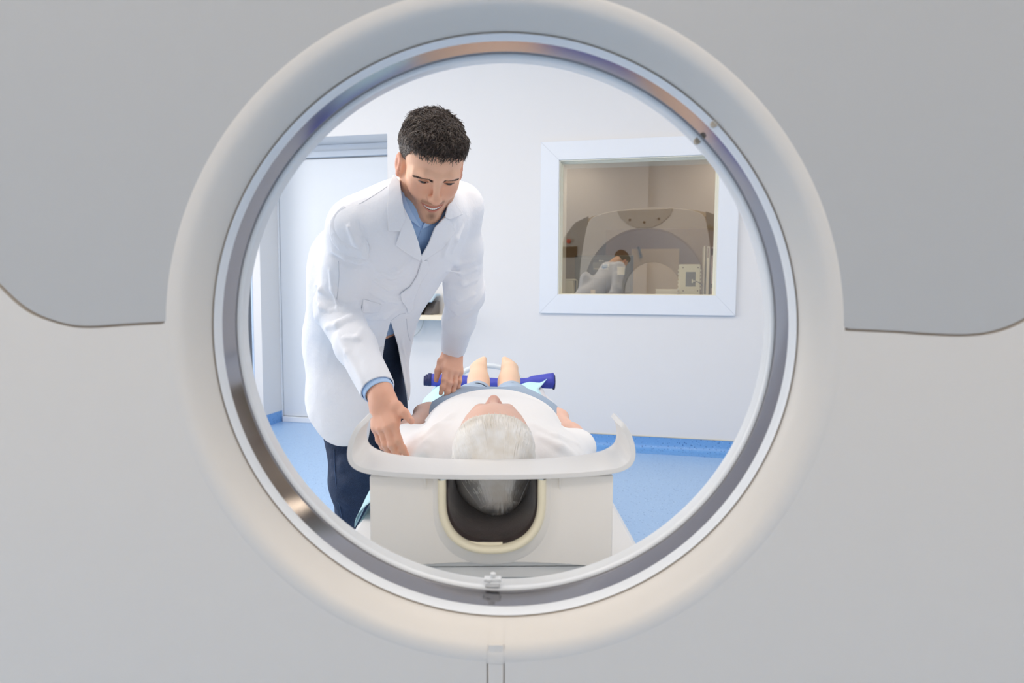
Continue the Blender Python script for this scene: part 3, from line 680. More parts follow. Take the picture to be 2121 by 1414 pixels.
# monitor seen from behind
q_ = .72; s0, z0, s1, z1 = rect(1190, 528, 1312, 612, q_)
mo = empty('monitor', W((.5 * (s0 + s1), q_, DZ))); tag(mo, 'grey computer monitor seen from behind through the window', 'monitor')
mg = mat('monitor_grey', (112, 108, 104), .5); mg2 = mat('monitor_stand', (92, 90, 88), .5); lab = mat('sticker_white', (226, 224, 212), .6); labg = mat('sticker_grey', (150, 146, 138), .6)
def mk(mb, nm, m_, root=None, parent=None, **k): return under(mb.build(nm, m_, None, **k), root if root is not None else mo, parent)
b = MB(W); b.box((s0, q_, DZ + .03), (s1, q_ + .045, z1)); hs = mk(b, 'casing', mg, bevel=.006)
b = MB(W); b.box((s1 - .022, q_ - .004, DZ + .035), (s1 - .002, q_, z1 - .004)); mk(b, 'side_bezel', mg2)
for k in range(26):
    sv = s0 + .035 + k * .0132
    b = MB(W); b.box((sv, q_ - .001, z1 - .024), (sv + .006, q_, z1 - .019)); mk(b, 'vent_slot', labg, parent=hs)
r_ = rect(1228, 543, 1262, 559, q_); b = MB(W); b.box((r_[0], q_ - .0015, r_[1]), (r_[2], q_, r_[3])); st = mk(b, 'rating_plate', labg)
r_ = rect(1249, 546.5, 1262, 553, q_); b = MB(W); b.box((r_[0], q_ - .0025, r_[1]), (r_[2], q_ - .0014, r_[3])); mk(b, 'barcode_sticker', lab, parent=st)
r_ = rect(1230, 555, 1260, 557.5, q_)
for k in range(10):
    x_ = lerp(r_[0], r_[2], k / 10); b = MB(W); b.box((x_, q_ - .0022, r_[1]), (x_ + .006, q_ - .0014, r_[3])); mk(b, 'print_mark', lab, parent=st)
cx_, cz_ = CP(1242.5, 540, q_); b = MB(W); b.add([(cx_ - .009, q_ - .001, cz_), (cx_, q_ - .001, cz_ - .009), (cx_ + .009, q_ - .001, cz_), (cx_, q_ - .001, cz_ + .009)], [(0, 1, 2, 3)]); b.box((cx_ + .011, q_ - .001, cz_ - .003), (cx_ + .03, q_, cz_ + .003)); mk(b, 'maker_mark', lab)
b = MB(W); cx_, cz_ = CP(1245, 578, q_); b.tube([(cx_, q_, cz_), (cx_, q_ - .012, cz_)], .055, 40); mk(b, 'hinge_disc', mg, bevel=.003)
b = MB(W); b.box((cx_ - .055, q_ - .035, DZ), (cx_ + .045, q_ - .013, cz_ + .005)); mk(b, 'neck', mg2, bevel=.004)
b = MB(W); b.box((cx_ - .13, q_ - .08, DZ), (cx_ + .12, q_ + .12, DZ + .012)); mk(b, 'foot', mg2, bevel=.003)
r_ = rect(1278, 549, 1295, 569, q_)
nt_ = empty('paper_note', W((r_[0], q_, r_[1]))); tag(nt_, 'white paper note taped to the back of the monitor', 'note')
b = MB(W); b.add([(r_[0], q_ - .002, r_[3]), (r_[2], q_ - .002, r_[3]), (r_[2] - .003, q_ - .012, r_[1]), (r_[0] + .003, q_ - .012, r_[1])], [(0, 1, 2, 3)]); under(b.build('sheet', lab, None, solid=.001), nt_)
b = MB(W); b.box((r_[0] - .003, q_ - .004, r_[3] - .018), (r_[2] + .003, q_ - .002, r_[3])); under(b.build('tape', labg, None), nt_)
# ribbed off-white box with a dark inset
q_ = .46; s0, z0, s1, z1 = rect(1403, 547, 1453, 609, q_)
rt_ = empty('wall_unit', W((s0, q_, DZ))); tag(rt_, 'off-white ribbed plastic unit with dark inset and plug behind the window', 'plastic unit')
iv = mat('ivory_plastic', (222, 220, 200), .45)
b = MB(W); b.box((s0 + .006, q_, DZ), (s1 - .006, q_ + .07, z1)); bo = under(b.build('body', iv, None, bevel=.006), rt_)
for side in (s0, s1 - .012):
    for k in range(6):
        zz = lerp(z1 - .05, DZ + .06, k / 5); b = MB(W); b.box((side, q_ + .004, zz), (side + .012, q_ + .06, zz + .013)); under(b.build('rib', iv, None, bevel=.002), rt_)
r_ = rect(1420, 563, 1441, 593, q_); b = MB(W); b.box((r_[0], q_ - .003, r_[1]), (r_[2], q_, r_[3])); ins = under(b.build('inset', mg2, None, bevel=.001), rt_)
for u_, v_ in ((1415, 554), (1446, 554), (1415, 602), (1445, 602)):
    c_ = CP(u_, v_, q_); b = MB(W); b.tube([(c_[0], q_ - .002, c_[1]), (c_[0], q_ + .001, c_[1])], .005, 12); under(b.build('screw', mat('screw_brass', (110, 92, 60), .4) if 'screw_brass' not in bpy.data.materials else bpy.data.materials['screw_brass'], None), rt_)
c_ = CP(1434, 582, q_); b = MB(W); b.box((c_[0] - .005, q_ - .015, c_[1] - .014), (c_[0] + .004, q_ - .003, c_[1] + .014)); b.box((c_[0], q_ - .013, c_[1] - .003), (c_[0] + .02, q_ - .005, c_[1] + .003)); under(b.build('plug', lab, None, bevel=.001), rt_, ins)
b = MB(W); b.tube([(c_[0] + .02, q_ - .009, c_[1]), (c_[0] + .04, q_ - .012, c_[1] - .006), (s1 + .01, q_ + .01, c_[1] - .03)], .0025, 8); under(b.build('lead', mg2, None, smooth=True), rt_)
r_ = rect(1424, 599.5, 1437, 602, q_); b = MB(W); b.box((r_[0], q_ - .001, r_[1]), (r_[2], q_ + .001, r_[3])); under(b.build('nameplate', lab, None), rt_)
# binders
for k, (u0, u1, v0, col, lb) in enumerate(((1455.5, 1461, 509, (228, 226, 220), 'white thin binder standing beside the ribbed plastic unit'), (1462, 1470.5, 510.5, (240, 238, 234), 'thick white binder between the thin binder and the lilac one'), (1471.5, 1484.5, 511, (196, 176, 196), 'lilac binder with dark spine windows at the right window edge'))):
    q_ = .48; s0, z0, s1, z1 = rect(u0, v0, u1, 609, q_)
    bn = empty('binder', W((s0, q_, DZ))); tag(bn, lb, 'binder', 'binders behind the window')
    mm = mat('binder_cover', col, .5)
    b = MB(W); b.box((s0, q_, DZ), (s1, q_ + .24, z1)); under(b.build('cover', mm, None, bevel=.002), bn)
    if k == 1:
        b = MB(W); b.box((s0 + .004, q_ - .001, z1 - .08), (s0 + .010, q_ + .001, z1 - .005)); under(b.build('marker', mat('binder_rust', (120, 58, 44), .5), None), bn)
    if k == 2:
        dk = mat('binder_plum', (60, 36, 60), .5)
        for a_, c2 in ((.0, .012), (.028, .038)):
            b = MB(W); b.box((s0 + a_, q_ - .001, z1 - .06), (s0 + c2, q_ + .001, z1 - .012)); under(b.build('spine_window', dk, None), bn)
        b = MB(W); b.add([(s0 + .001, q_ - .001, DZ + .07), (s0 + .022, q_ - .001, DZ + .07), (s0 + .032, q_ - .001, DZ + .085), (s0 + .022, q_ - .001, DZ + .10), (s0 + .001, q_ - .001, DZ + .10)], [(0, 1, 2, 3, 4)]); under(b.build('arrow_tab', dk, None), bn)
# papers, tub, pen, small box
q_ = .42; s0, z0, s1, z1 = rect(1358, 598.5, 1404, 610, q_)
b = MB(W)
for k in range(12): b.box((s0 + .004 * math.sin(k * 2.1), q_ + .003 * math.cos(k), DZ + k * (z1 - DZ) / 12), (s1 + .005 * math.sin(k * 1.3), q_ + .2, DZ + (k + .85) * (z1 - DZ) / 12))
ps = b.build('paper_stack', lab, None); tag(ps, 'low stack of white papers left of the ribbed plastic unit', 'papers', None, 'stuff')
s0, z0, s1, z1 = rect(1154, 577.5, 1187, 610, q_)
tu = empty('white_tub', W((s0, q_, DZ))); tag(tu, 'white plastic tub with rolled rim at the lower left window corner', 'tub')
b = MB(W); b.box((s0, q_, DZ), (s1, q_ + .1, z1 - .012)); under(b.build('body', lab, None, bevel=.004), tu)
b = MB(W); b.box((s0 - .003, q_ - .006, z1 - .012), (s1 + .012, q_ + .106, z1)); under(b.build('rim', lab, None, bevel=.004), tu)
c_ = CP(1195, 579, .44); b = MB(W); b.tube([(c_[0], .44, DZ), (c_[0] + .001, .44, c_[1] - .01), (c_[0], .44, c_[1])], [.0035, .0035, .0015], 8); pe = b.build('pen', lab, None, smooth=True); tag(pe, 'thin upright white pen right of the white tub', 'pen')
s0, z0, s1, z1 = rect(1223, 600, 1232, 610, q_); b = MB(W); b.box((s0, q_, DZ), (s1, q_ + .05, z1)); bxx = b.build('small_box', mat('small_box_tan', (206, 186, 154), .6), None, bevel=.002); tag(bxx, 'small tan box below the monitor label', 'box')
# brown cupboard with a pinned cream sheet, on the control room's back wall
q_ = 2.55; s0, z0, s1, z1 = rect(1253, 471, 1560, 610, q_)
cu = empty('cupboard', W((.5 * (s0 + s1), q_, 0))); tag(cu, 'tall brown cupboard deep in the control room', 'cupboard')
br = mat('cupboard_brown', (150, 124, 106), .6)
b = MB(W); b.box((s0, q_, .06), (s1, 2.985, z1)); under(b.build('carcass', br, None, bevel=.004), cu)
b = MB(W); b.box((s0 + .02, q_ + .03, 0), (s1 - .02, 2.97, .06)); under(b.build('plinth', mg2, None), cu)
r_ = rect(1307, 515, 1407, 592, q_)
b = MB(W); b.box((r_[0], q_ - .012, r_[1] - .2), (r_[2], q_ - .004, r_[3])); po = b.build('notice_board', mat('notice_cream', (216, 196, 158), .7), None, bevel=.002); tag(po, 'cream notice board hung on the brown cupboard front', 'notice board')
a_ = CP(1323, 511, q_); c_ = CP(1329, 533, q_); b = MB(W); b.tube([(a_[0], q_ - .026, a_[1]), (c_[0], q_ - .026, c_[1])], .012, 8); hk = b.build('hanging_torch', mg2, None); tag(hk, 'dark rod hanging over the top edge of the notice board', 'rod')
# ================================================================== PEOPLE: shared anatomy
def loc(o, R, p): return np.asarray(o, float) + R @ np.asarray(p, float)
def head_prims(S, o, R, s=1.0, female=False, smile=True, cr=(.0745, .096, .083)):
    L = lambda x, y, z: loc(o, R, (x * s, y * s, z * s))
    e = lambda c, r, k=.02, mode='u', Q=None: S.ell(L(*c), np.array(r) * s, R if Q is None else R @ Q, k * s, mode)
    c = lambda a, b, ra, rb, k=.02, mode='u': S.cap(L(*a), L(*b), ra * s, rb * s, k * s, mode)
    e((0, -.012, .036), cr)
    e((0, .028, .042), (.064, .060, .056), .03)
    e((0, .030, -.030), (.060, .056, .074), .03)
    for q in (-1, 1):
        e((q * .040, .052, -.024), (.022, .026, .022), .025)                       # cheekbone
        c((q * .055, .002, -.055), (q * .046, .022, -.082), .017, .016, .03)
        c((q * .046, .022, -.082), (q * .016, .068, -.108), .016, .014, .03)        # jaw line
        if smile: e((q * .038, .064, -.044), (.015, .015, .015), .018)              # raised cheek
    e((0, .074, -.108), (.019, .017, .0145), .02)                                   # chin
    e((0, .064, -.074), (.033, .028, .032), .025)                                   # muzzle
    for q in (-1, 1):
        c((q * .008, .0865, .012), (q * .030, .0835, .0155), .007, .0075, .016); c((q * .030, .0835, .0155), (q * .050, .066, .010), .0075, .007, .016)
        e((q * .0325, .094, -.004), (.0165, .014, .0105), .012, 's')                # eye socket
        e((q * .0320, .0700, -.004), (.0148, .0148, .0138), .006)                   # lids
    c((0, .086, .006), (0, .1085, -.036), .0075, .0095, .014)                       # nose
    e((0, .1095, -.0400), (.0105, .0105, .0095), .012)
    for q in (-1, 1):
        e((q * .0125, .0985, -.0430), (.0072, .0098, .0078), .008)
        e((q * .0065, .1035, -.0505), (.0036, .0055, .0034), .003, 's')
    return L
def ear(S, L0, R, s, q, dx=.0, dz=.0):
    L = lambda x, y, z: L0(x + q * dx, y, z + dz)
    a = math.radians(14); Q = np.array([[math.cos(.35), -q * math.sin(.35), 0], [q * math.sin(.35), math.cos(.35), 0], [0, 0, 1]])
    S.ell(L(q * .078, -.006, -.004), np.array((.0065, .0155, .030)) * s, R @ Q, .006)
    S.ell(L(q * .074, .001, -.006), np.array((.010, .012, .020)) * s, R, .01)
    S.ell(L(q * .0845, -.001, -.001), np.array((.0045, .0080, .016)) * s, R @ Q, .004, 's')
    S.cap(L(q * .0775, .004, -.030), L(q * .076, .006, -.020), .006 * s, .006 * s, .008)
def hand(S, wrist, along, dorsal, thumb_side, s=1.0, curl=((20, 30, 15),) * 4, spread=(6, 1, -4, -9), thumb=None):
    """thumb_side: +1 / -1, on which side of cross(along, dorsal) the thumb lies. Returns finger chains."""
    Y = unit(along); Z = unit(np.asarray(dorsal, float) - Y * (Y @ np.asarray(dorsal, float))); X = np.cross(Y, Z) * thumb_side
    wr = np.asarray(wrist, float); G = lambda x, y, z: wr + (X * x + Y * y + Z * z) * s
    kn = [(.030, .088, .004), (.0105, .092, .007), (-.010, .087, .005), (-.0285, .077, .000)]
    LN = [(.041, .025, .021), (.045, .029, .022), (.041, .027, .022), (.032, .020, .019)]
    rr = [.0092, .0095, .0090, .0080]
    for i in range(4):
        S.cap(G(kn[i][0] * .55, .012, 0), G(*kn[i]), .0150 * s, .0112 * s, .018 * s)
    S.cap(G(.028, .078, -.006), G(-.024, .070, -.008), .012 * s, .011 * s, .018 * s)
    S.ell(G(.020, .036, -.011), np.array((.017, .028, .014)) * s, np.stack([X, Y, Z], 1), .018)
    S.ell(G(-.020, .036, -.009), np.array((.013, .030, .013)) * s, np.stack([X, Y, Z], 1), .018)
    S.cap(G(0, -.03, 0), G(0, .02, 0), .0255 * s, .024 * s, .02)
    chains = []
    for i in range(4):
        p = G(*kn[i]); sp = math.radians(spread[i]); d = Y * math.cos(sp) + X * math.sin(sp); ang = 0; pts = [p]
        for j in range(3):
            ang += math.radians(curl[i][j]); v = d * math.cos(ang) - Z * math.sin(ang); p = p + v * LN[i][j] * s; pts.append(p)
        r = rr[i] * s
        S.chain(pts, [r * 1.1, r * 1.0, r * .93, r * .80], .005 * s)
        for j in (1, 2): S.ell(pts[j], [r * 1.06] * 3, None, .004 * s)               # knuckles
        chains.append((pts, Z, r))
    th = thumb or [(.022, .022, -.012), (.044, .052, -.016), (.056, .082, -.018), (.062, .108, -.018)]
    pts = [G(*q) for q in th]; S.chain(pts, [.0155 * s, .0125 * s, .0108 * s, .0086 * s], .010 * s)
    chains.append((pts, Z, .0100 * s))
    return chains, np.stack([X, Y, Z], 1)
def nails(chains, zs, mats, parent, root, name='fingernail'):
    for (pts, Z, r), zz in zip(chains, zs):
        d = unit(pts[-1] - pts[-2]); n = unit(zz - d * (d @ zz)); x = np.cross(d, n); c = pts[-1] + n * r * .28 + d * r * .05
        b = MB(); rows = []
        for a in np.linspace(-1, 1, 7):
            rows.append([c + x * math.sin(v * 1.05) * r * .66 + n * (math.cos(v * 1.05) * r * .60) + d * a * r * .75 * (1 - .25 * v * v) for v in np.linspace(-1, 1, 7)])
        b.grid(rows); under(b.build(name, mats, None, smooth=True), root, parent)
def march_many(S, uv, off=0.0, y0=1.0, y1=3.4):
    uv = np.asarray(uv, float); d = np.stack([ray(u, v) for u, v in uv]); d = d / d[:, 1:2]; t_ = np.full(len(d), y0); hit = np.zeros(len(d), bool)
    for _ in range(110):
        D = S(EYE + d * t_[:, None]) - off
        hit = D < 4e-4
        t_ = np.where(hit, t_, np.minimum(t_ + np.maximum(D, 2e-4) * .8, y1))
    return EYE + d * t_[:, None], (S(EYE + d * t_[:, None]) - off) < 4e-3
def inside_poly(pts, poly):
    """Signed distance in pixels, positive inside."""
    pts = np.asarray(pts, float); poly = np.asarray(poly, float); n = len(poly); dmin = np.full(len(pts), 1e9); ins = np.zeros(len(pts), bool)
    for i in range(n):
        a, b = poly[i], poly[(i + 1) % n]; e = b - a; w_ = pts - a
        t_ = np.clip((w_ @ e) / (e @ e + 1e-9), 0, 1); dmin = np.minimum(dmin, np.linalg.norm(w_ - t_[:, None] * e, axis=1))
        c = ((a[1] > pts[:, 1]) != (b[1] > pts[:, 1])); x_ = (b[0] - a[0]) * (pts[:, 1] - a[1]) / (b[1] - a[1] + 1e-12) + a[0]; ins ^= c & (pts[:, 0] < x_)
    return np.where(ins, dmin, -dmin)
def cloth_patch(name, S, poly, off, material, parent, root, step=3.0, thick=.0025, lift=None, pre=None):
    """A piece of cloth lying on the surface S: its outline is cut to shape, its thickness is real."""
    poly = np.asarray(poly, float); lo = poly.min(0) - 2 * step; hi = poly.max(0) + 2 * step
    nx, ny = int((hi[0] - lo[0]) / step) + 2, int((hi[1] - lo[1]) / step) + 2
    uv = np.stack(np.meshgrid(lo[0] + np.arange(nx) * step, lo[1] + np.arange(ny) * step, indexing='ij'), -1).reshape(-1, 2)
    q = np.array([(i * ny + j, i * ny + j + 1, (i + 1) * ny + j + 1, (i + 1) * ny + j) for i in range(nx - 1) for j in range(ny - 1)])
    v3 = np.concatenate([uv, np.zeros((len(uv), 1))], 1)
    v, f = clip_mesh(v3, q, lambda x: inside_poly(x[:, :2], poly))
    pts, ok = march_many(S, v[:, :2], off)
    if not ok.all():                              # borrow the depth of the nearest hit
        good = np.nonzero(ok)[0]
        for i in np.nonzero(~ok)[0]:
            j = good[np.argmin(((v[good, :2] - v[i, :2]) ** 2).sum(1))]; pts[i] = P(v[i, 0], v[i, 1], pts[j][1])
    if lift is not None:
        dr = pts - EYE; dr /= np.linalg.norm(dr, axis=1)[:, None]; pts = pts - dr * np.array([lift(a, b) for a, b in v[:, :2]])[:, None]
    return under(np_mesh(name, pts, f, material, None, solid=thick, smooth_it=5, off=0), root, parent)
def seam(name, S, uvs, r, material, parent, root, off=.0008, n=10):
    uv = np.array([p[:2] for p in bez([np.array([a, b, 0.]) for a, b in uvs], n)]); pts, ok = march_many(S, uv, off)
    b = MB(); b.tube([p for p, k in zip(pts, ok) if k], r, 6); return under(b.build(name, material, None, smooth=True), root, parent)
skin_p = mat('skin_fair', (226, 186, 166), .5, attr=True, sss=.12, spec=.35)
skin_d = mat('skin_tan', (206, 150, 120), .48, attr=True, sss=.12, spec=.4)
def rgb(*c): return np.array(lin(c)[:3])
def hash3(p, f, sd=0.0):                          # smooth pseudo noise from sines
    return (np.sin(p[:, 0] * f + 1.3 + sd) * np.sin(p[:, 1] * f * 1.13 + 2.1 * sd + .7) + np.sin(p[:, 2] * f * .91 + p[:, 0] * f * .6 + sd) * np.sin(p[:, 1] * f * .77 - p[:, 2] * f * .53 + 1.9)) * .5
# ================================================================== THE WOMAN ON THE TABLE
pt = empty('person', TB((0, 1.9, TZ))); tag(pt, 'person with tied platinum hair, white t-shirt and rolled jeans lying on the scanner table', 'person')
B_ = lambda x, y, z: TB((x, y, z))
RT = np.stack([TB((1, 2, 0)) - TB((0, 2, 0)), TB((0, 3, 0)) - TB((0, 2, 0)), np.array([0, 0, 1.])], 1)
# head: face up, crown towards the scanner
tilt = math.radians(17)
hy = unit(RT @ np.array([0, math.sin(tilt), math.cos(tilt)])); hz = unit(RT @ np.array([0, -math.cos(tilt), math.sin(tilt)])); hx = np.cross(hy, hz)
RH = np.stack([hx, hy, hz], 1); HO = B_(.003, 1.335, .781)
skin = Sdf(); L = head_prims(skin, HO, RH, .97, True, False)
for q in (-1, 1): ear(skin, L, RH, .97, q)
for q in (-1, 1): skin.ell(L(q * .032, .088, -.004), [.012, .006, .0012], RH, .002, 's')
skin.chain([L(-.022, .086, -.072), L(-.008, .092, -.0705), L(0, .0915, -.0712), L(.008, .092, -.0705), L(.022, .086, -.072)], [.002, .0045, .004, .0045, .002], .004)
skin.chain([L(-.02, .086, -.076), L(0, .091, -.0785), L(.02, .086, -.076)], [.002, .0055, .002], .004)
skin.cap(L(0, -.02, -.06), B_(0, 1.49, .70), .05, .056, .04)
# torso, arms, legs under the clothes
skin.ell(B_(0, 1.66, .715), [.145, .20, .07], RT, .05).ell(B_(0, 1.88, .715), [.135, .18, .068], RT, .06).ell(B_(0, 2.08, .71), [.155, .14, .072], RT, .06)
arms = {1: [(.150, 1.515, .70), (.230, 1.785, .686), (.186, 2.0, .724)], -1: [(-.160, 1.515, .70), (-.234, 1.79, .702), (-.194, 2.01, .736)]}
for q in (1, -1):
    a, e, w_ = [B_(*p) for p in arms[q]]
    skin.chain([a, lerp(a, e, .5), e, lerp(e, w_, .3), w_], [.046, .038, .031, .030, .023], .03)
    hand(skin, w_, RT @ np.array([-q * .55, .8, .0]), RT @ np.array([0, 0, 1.]), 1 if q > 0 else -1, .9, ((15, 20, 10),) * 4)
FO = {1: (.035, 1), -1: (-.055, -1)}
legs = {1: [(.085, 2.1, .70), (.075, 2.42, .685), (.062, 2.64, .690)], -1: [(-.085, 2.1, .70), (-.070, 2.42, .685), (-.056, 2.64, .690)]}
for q in (1, -1):
    a, k_, an = [B_(*p) for p in legs[q]]
    skin.chain([a, k_, lerp(k_, an, .4), an], [.072, .050, .047, .037], .03)
    skin.ell(an + np.array([0, .035, -.012]), [.027, .030, .028], None, .03)          # heel
    t0 = an + np.array([0, .03, .02])
    skin.cap(an, an + np.array([q * .002, .045, .045]), .037, .038, .03)
    skin.cap(an + np.array([q * .001, .045, .040]), an + np.array([q * .004, .085, .085]), .038, .033, .03)   # instep
    for i, (dx, dy, dz) in enumerate(((-.018, .112, .122), (-.004, .110, .118), (.008, .106, .110), (.018, .101, .101), (.027, .095, .091))):
        skin.cap(an + np.array([q * dx * .8, .085, .085]), an + np.array([q * dx, dy, dz]), .015 if i == 0 else .012, .0115 if i == 0 else .0085, .014)
v, f = nets(skin, .0036)
hl = (v - HO) @ RH
c = np.tile(rgb(230, 190, 172), (len(v), 1))
pk = np.exp(-(np.abs(hl[:, 0]) / .03) ** 2 - ((hl[:, 2] + .035) / .022) ** 2) * (hl[:, 1] > .08); c = lerp(c, rgb(216, 158, 142), np.clip(pk * .6, 0, 1)[:, None])
ft = sstep(2.6, 2.66, v[:, 1]); c = lerp(c, rgb(222, 192, 168), ft[:, None])
eyb = np.exp(-((np.abs(hl[:, 0]) - .03) / .02) ** 4 - ((hl[:, 2] - .0165 - .0035 * np.cos(np.abs(hl[:, 0]) * 60)) / .004) ** 2) * (hl[:, 1] > .06); c = lerp(c, rgb(128, 104, 92), np.clip(eyb * .8, 0, 1)[:, None])
under(np_mesh('body', v, f, skin_p, None, c, smooth_it=1), pt)
for q in (-1, 1):
    pass
# hair combed straight back into a tied end
hair_m = mat('hair_platinum', (240, 238, 230), .38, spec=.5, attr=True)
HS = Sdf(); HS.ell(loc(HO, RH, (0, -.026, .034)), [.0815, .092, .0870], RH).ell(loc(HO, RH, (0, .022, .047)), [.0655, .064, .058], RH, .03)
HS.ell(loc(HO, RH, (0, -.07, -.01)), [.055, .05, .05], RH, .04)
tie = loc(HO, RH, (.010, -.096, .068)); HS.cap(loc(HO, RH, (.006, -.07, .055)), tie, .040, .017, .05)
v, f = nets(HS, .003)
def hairline(p):                                  # > 0 where hair grows
    q = (p - HO) @ RH
    return np.where(q[:, 2] > -.02, (.004) - q[:, 1] + .55 * np.maximum(q[:, 2] - .02, 0) * (1) + .020 * sstep(.02, .06, q[:, 2]) - .25 * np.maximum(np.abs(q[:, 0]) - .045, 0), .0 - q[:, 1] - .02)
v2, f2 = clip_mesh(v, f, hairline)
q = (v2 - HO) @ RH; lin_ = np.sin(np.arctan2(q[:, 0], .11 - q[:, 1] * 0 + np.abs(q[:, 2]) * .2) * 230) * .5 + .5
c = lerp(rgb(240, 238, 232), rgb(226, 221, 210), (lin_ * .7)[:, None])
hair = under(np_mesh('hair', v2, f2, hair_m, None, c, smooth_it=2), pt)
# strands lying on the hair, from the hairline to the tie
b = MB(); n_st = 620
for i in range(n_st):
    az = RNG.uniform(-1.25, 1.25); y0 = RNG.uniform(-.4, 1.0)
    st = np.array([.075 * math.sin(az), .082 * math.cos(az) - .012, .03 + .02 * y0]); en = np.array([.010 + .012 * math.sin(az * 1.2) + RNG.normal(0, .002), -.098, .068 + RNG.normal(0, .003)])
    mid = np.array([.075 * math.sin(az) * .95, .0, .16 - .06 * abs(az)])
    pts = [(1-u)**2 * st + 2*(1-u)*u * mid + u*u * en for u in np.linspace(0, 1, 13)]
    w3 = np.array([loc(HO, RH, p) for p in pts])
    for _ in range(14):                           # drop onto the surface
        D = HS(w3)[:, None]; gq = np.stack([HS(w3 + np.eye(3)[k] * .002) - HS(w3 - np.eye(3)[k] * .002) for k in range(3)], 1) / .004
        w3 = w3 - gq * (D - .0011) * .8
    w3[0] = w3[0] - 0; keep = hairline(w3) > -.004
    w3 = w3[keep]
    if len(w3) > 4: b.tube(list(w3), [.0003] + [.0009] * (len(w3) - 2) + [.0006], 4)
strand_m = mat('hair_strand', (250, 249, 246), .35, noise=(40, .35, .65, (238, 233, 224)))
under(b.build('hair_strands', strand_m, None, smooth=True, fix=False), pt, hair)['kind'] = 'stuff'
b = MB(); tu = unit(tie - loc(HO, RH, (.006, -.07, .055)));
b.tube([tie - tu * .004, tie + tu * .006, tie + tu * .012, tie + tu * .014], [.0185, .0195, .0215, .012], 20); under(b.build('hair_end', hair_m if 0 else strand_m, None, smooth=True), pt, hair)
# t-shirt
tee_m = mat('tee_white', (246, 246, 246), .85, bump=(20, .30, .009), sheen=.2)
TS = Sdf()
TS.ell(B_(0, 1.62, .725), [.170, .19, .095], RT, .05).ell(B_(0, 1.82, .728), [.182, .19, .100], RT, .07)
TS.cap(B_(-.10, 1.54, .70), B_(.10, 1.54, .70), .072, .072, .05).cap(B_(0, 1.47, .705), B_(0, 1.54, .71), .064, .07, .05)
for q in (1, -1):
    a, e, w_ = [B_(*p) for p in arms[q]]; m_ = lerp(a, e, .78)
    TS.cap(a, lerp(a, e, 1.0), .060, .050, .045)
for s_ in (-1, 1): TS.ell(B_(s_ * .075, 1.66, .775), [.07, .075, .050], RT, .05)
TS.disp(lambda p: (.0022 * np.sin(34 * p[:, 0] * np.sign(p[:, 0] + .04) + 26 * p[:, 1] + 3 * np.sin(9 * p[:, 1])) * sstep(.10, .19, np.abs(p[:, 0] + .045)) * sstep(2.0, 1.6, p[:, 1]) + .0018 * hash3(p, 31)).astype(np.float32))
for uvs in ([(905, 920), (880, 935), (860, 948)], [(925, 880), (890, 915), (865, 930)], [(1120, 905), (1160, 925), (1190, 945)], [(1105, 880), (1150, 905), (1195, 920)], [(935, 860), (905, 885), (880, 905)]):
    pts = [march(TS, *p) for p in uvs]; TS.fold(pts, .006, .016)
v, f = nets(TS, .0042)
def tee_keep(p):
    q = p - TB((0, 0, 0)); ly = (p - TB((0, 0, 0))) @ RT[:, 1]; lx = (p - TB((0, 0, 0))) @ RT[:, 0]
    g = np.minimum(1.935 - ly + .012 * np.sin(lx * 20), ly - 1.435 - 0)
    g = np.minimum(g, np.linalg.norm(p - B_(0, 1.455, .735), axis=1) - .062)
    for s_ in (1, -1):
        a, e, w_ = [B_(*k) for k in arms[s_]]; d = unit(e - a); cp_ = lerp(a, e, .90 if s_ > 0 else .84)
        t_ = (p - cp_) @ d; rad = np.linalg.norm(p - cp_ - t_[:, None] * d, axis=1)
        side = ((p - B_(0, 1.7, .7)) @ RT[:, 0]) * s_
        g = np.where((rad < .075) & (t_ > -.02) & (side > .150), np.minimum(g, -t_), g)
    return g
v2, f2 = clip_mesh(v, f, tee_keep)
tee = under(np_mesh('t_shirt', v2, f2, tee_m, None, solid=.0025, smooth_it=2), pt)
# jeans
jean_p = mat('jeans_pale', (138, 158, 182), .85, noise=(900, .3, .7, (164, 182, 202)), bump=(700, .3, .001))
JS = Sdf(); JS.ell(B_(0, 2.02, .703), [.218, .18, .102], RT, .05)
for q in (1, -1):
    a, k_, an = [B_(*p) for p in legs[q]]; JS.chain([a, k_, lerp(k_, an, .62)], [.088, .066, .057], .04)
JS.disp(lambda p: (.003 * hash3(p, 36)).astype(np.float32))
v, f = nets(JS, .0045)
def jean_keep(p):
    ly = (p - TB((0, 0, 0))) @ RT[:, 1]
    return np.minimum(ly - 1.865, 2.575 - ly)
v2, f2 = clip_mesh(v, f, jean_keep); jn = under(np_mesh('jeans', v2, f2, jean_p, None, solid=.003, smooth_it=2), pt)
for q in (1, -1):
    a, k_, an = [B_(*p) for p in legs[q]]; c0 = lerp(k_, an, .60); d = unit(an - k_); R_ = frame(d, [0, 0, 1]); b = MB(); rows = []
    for tt, rr in ((-.02, .060), (.02, .0615), (.026, .058), (.02, .054), (-.02, .055)):
        rows.append([c0 + d * tt + R_ @ np.array([rr * math.cos(k), rr * math.sin(k), 0]) * (1 + .03 * math.sin(3 * k)) for k in np.linspace(0, 2*PI, 33)[:-1]])
    b.grid(rows, closed_v=True); under(b.build('turned_up_hem', jean_p, None, smooth=True), pt, jn)
b = MB(); bp = march(JS, 1167, 876); b.tube([bp, bp + np.array([.004, -.004, .004])], .007, 14); under(b.build('rivet', mat('brass', (196, 140, 60), .3, metal=1.0), None), pt, jn)
# ================================================================== THE MAN IN THE LAB COAT
dr = empty('person', (-.5, 2.02, 0)); tag(dr, 'smiling dark-haired person in open white lab coat and dark jeans leaning over the table', 'person')
dk = lambda o, parent=None: under(o, dr, parent)
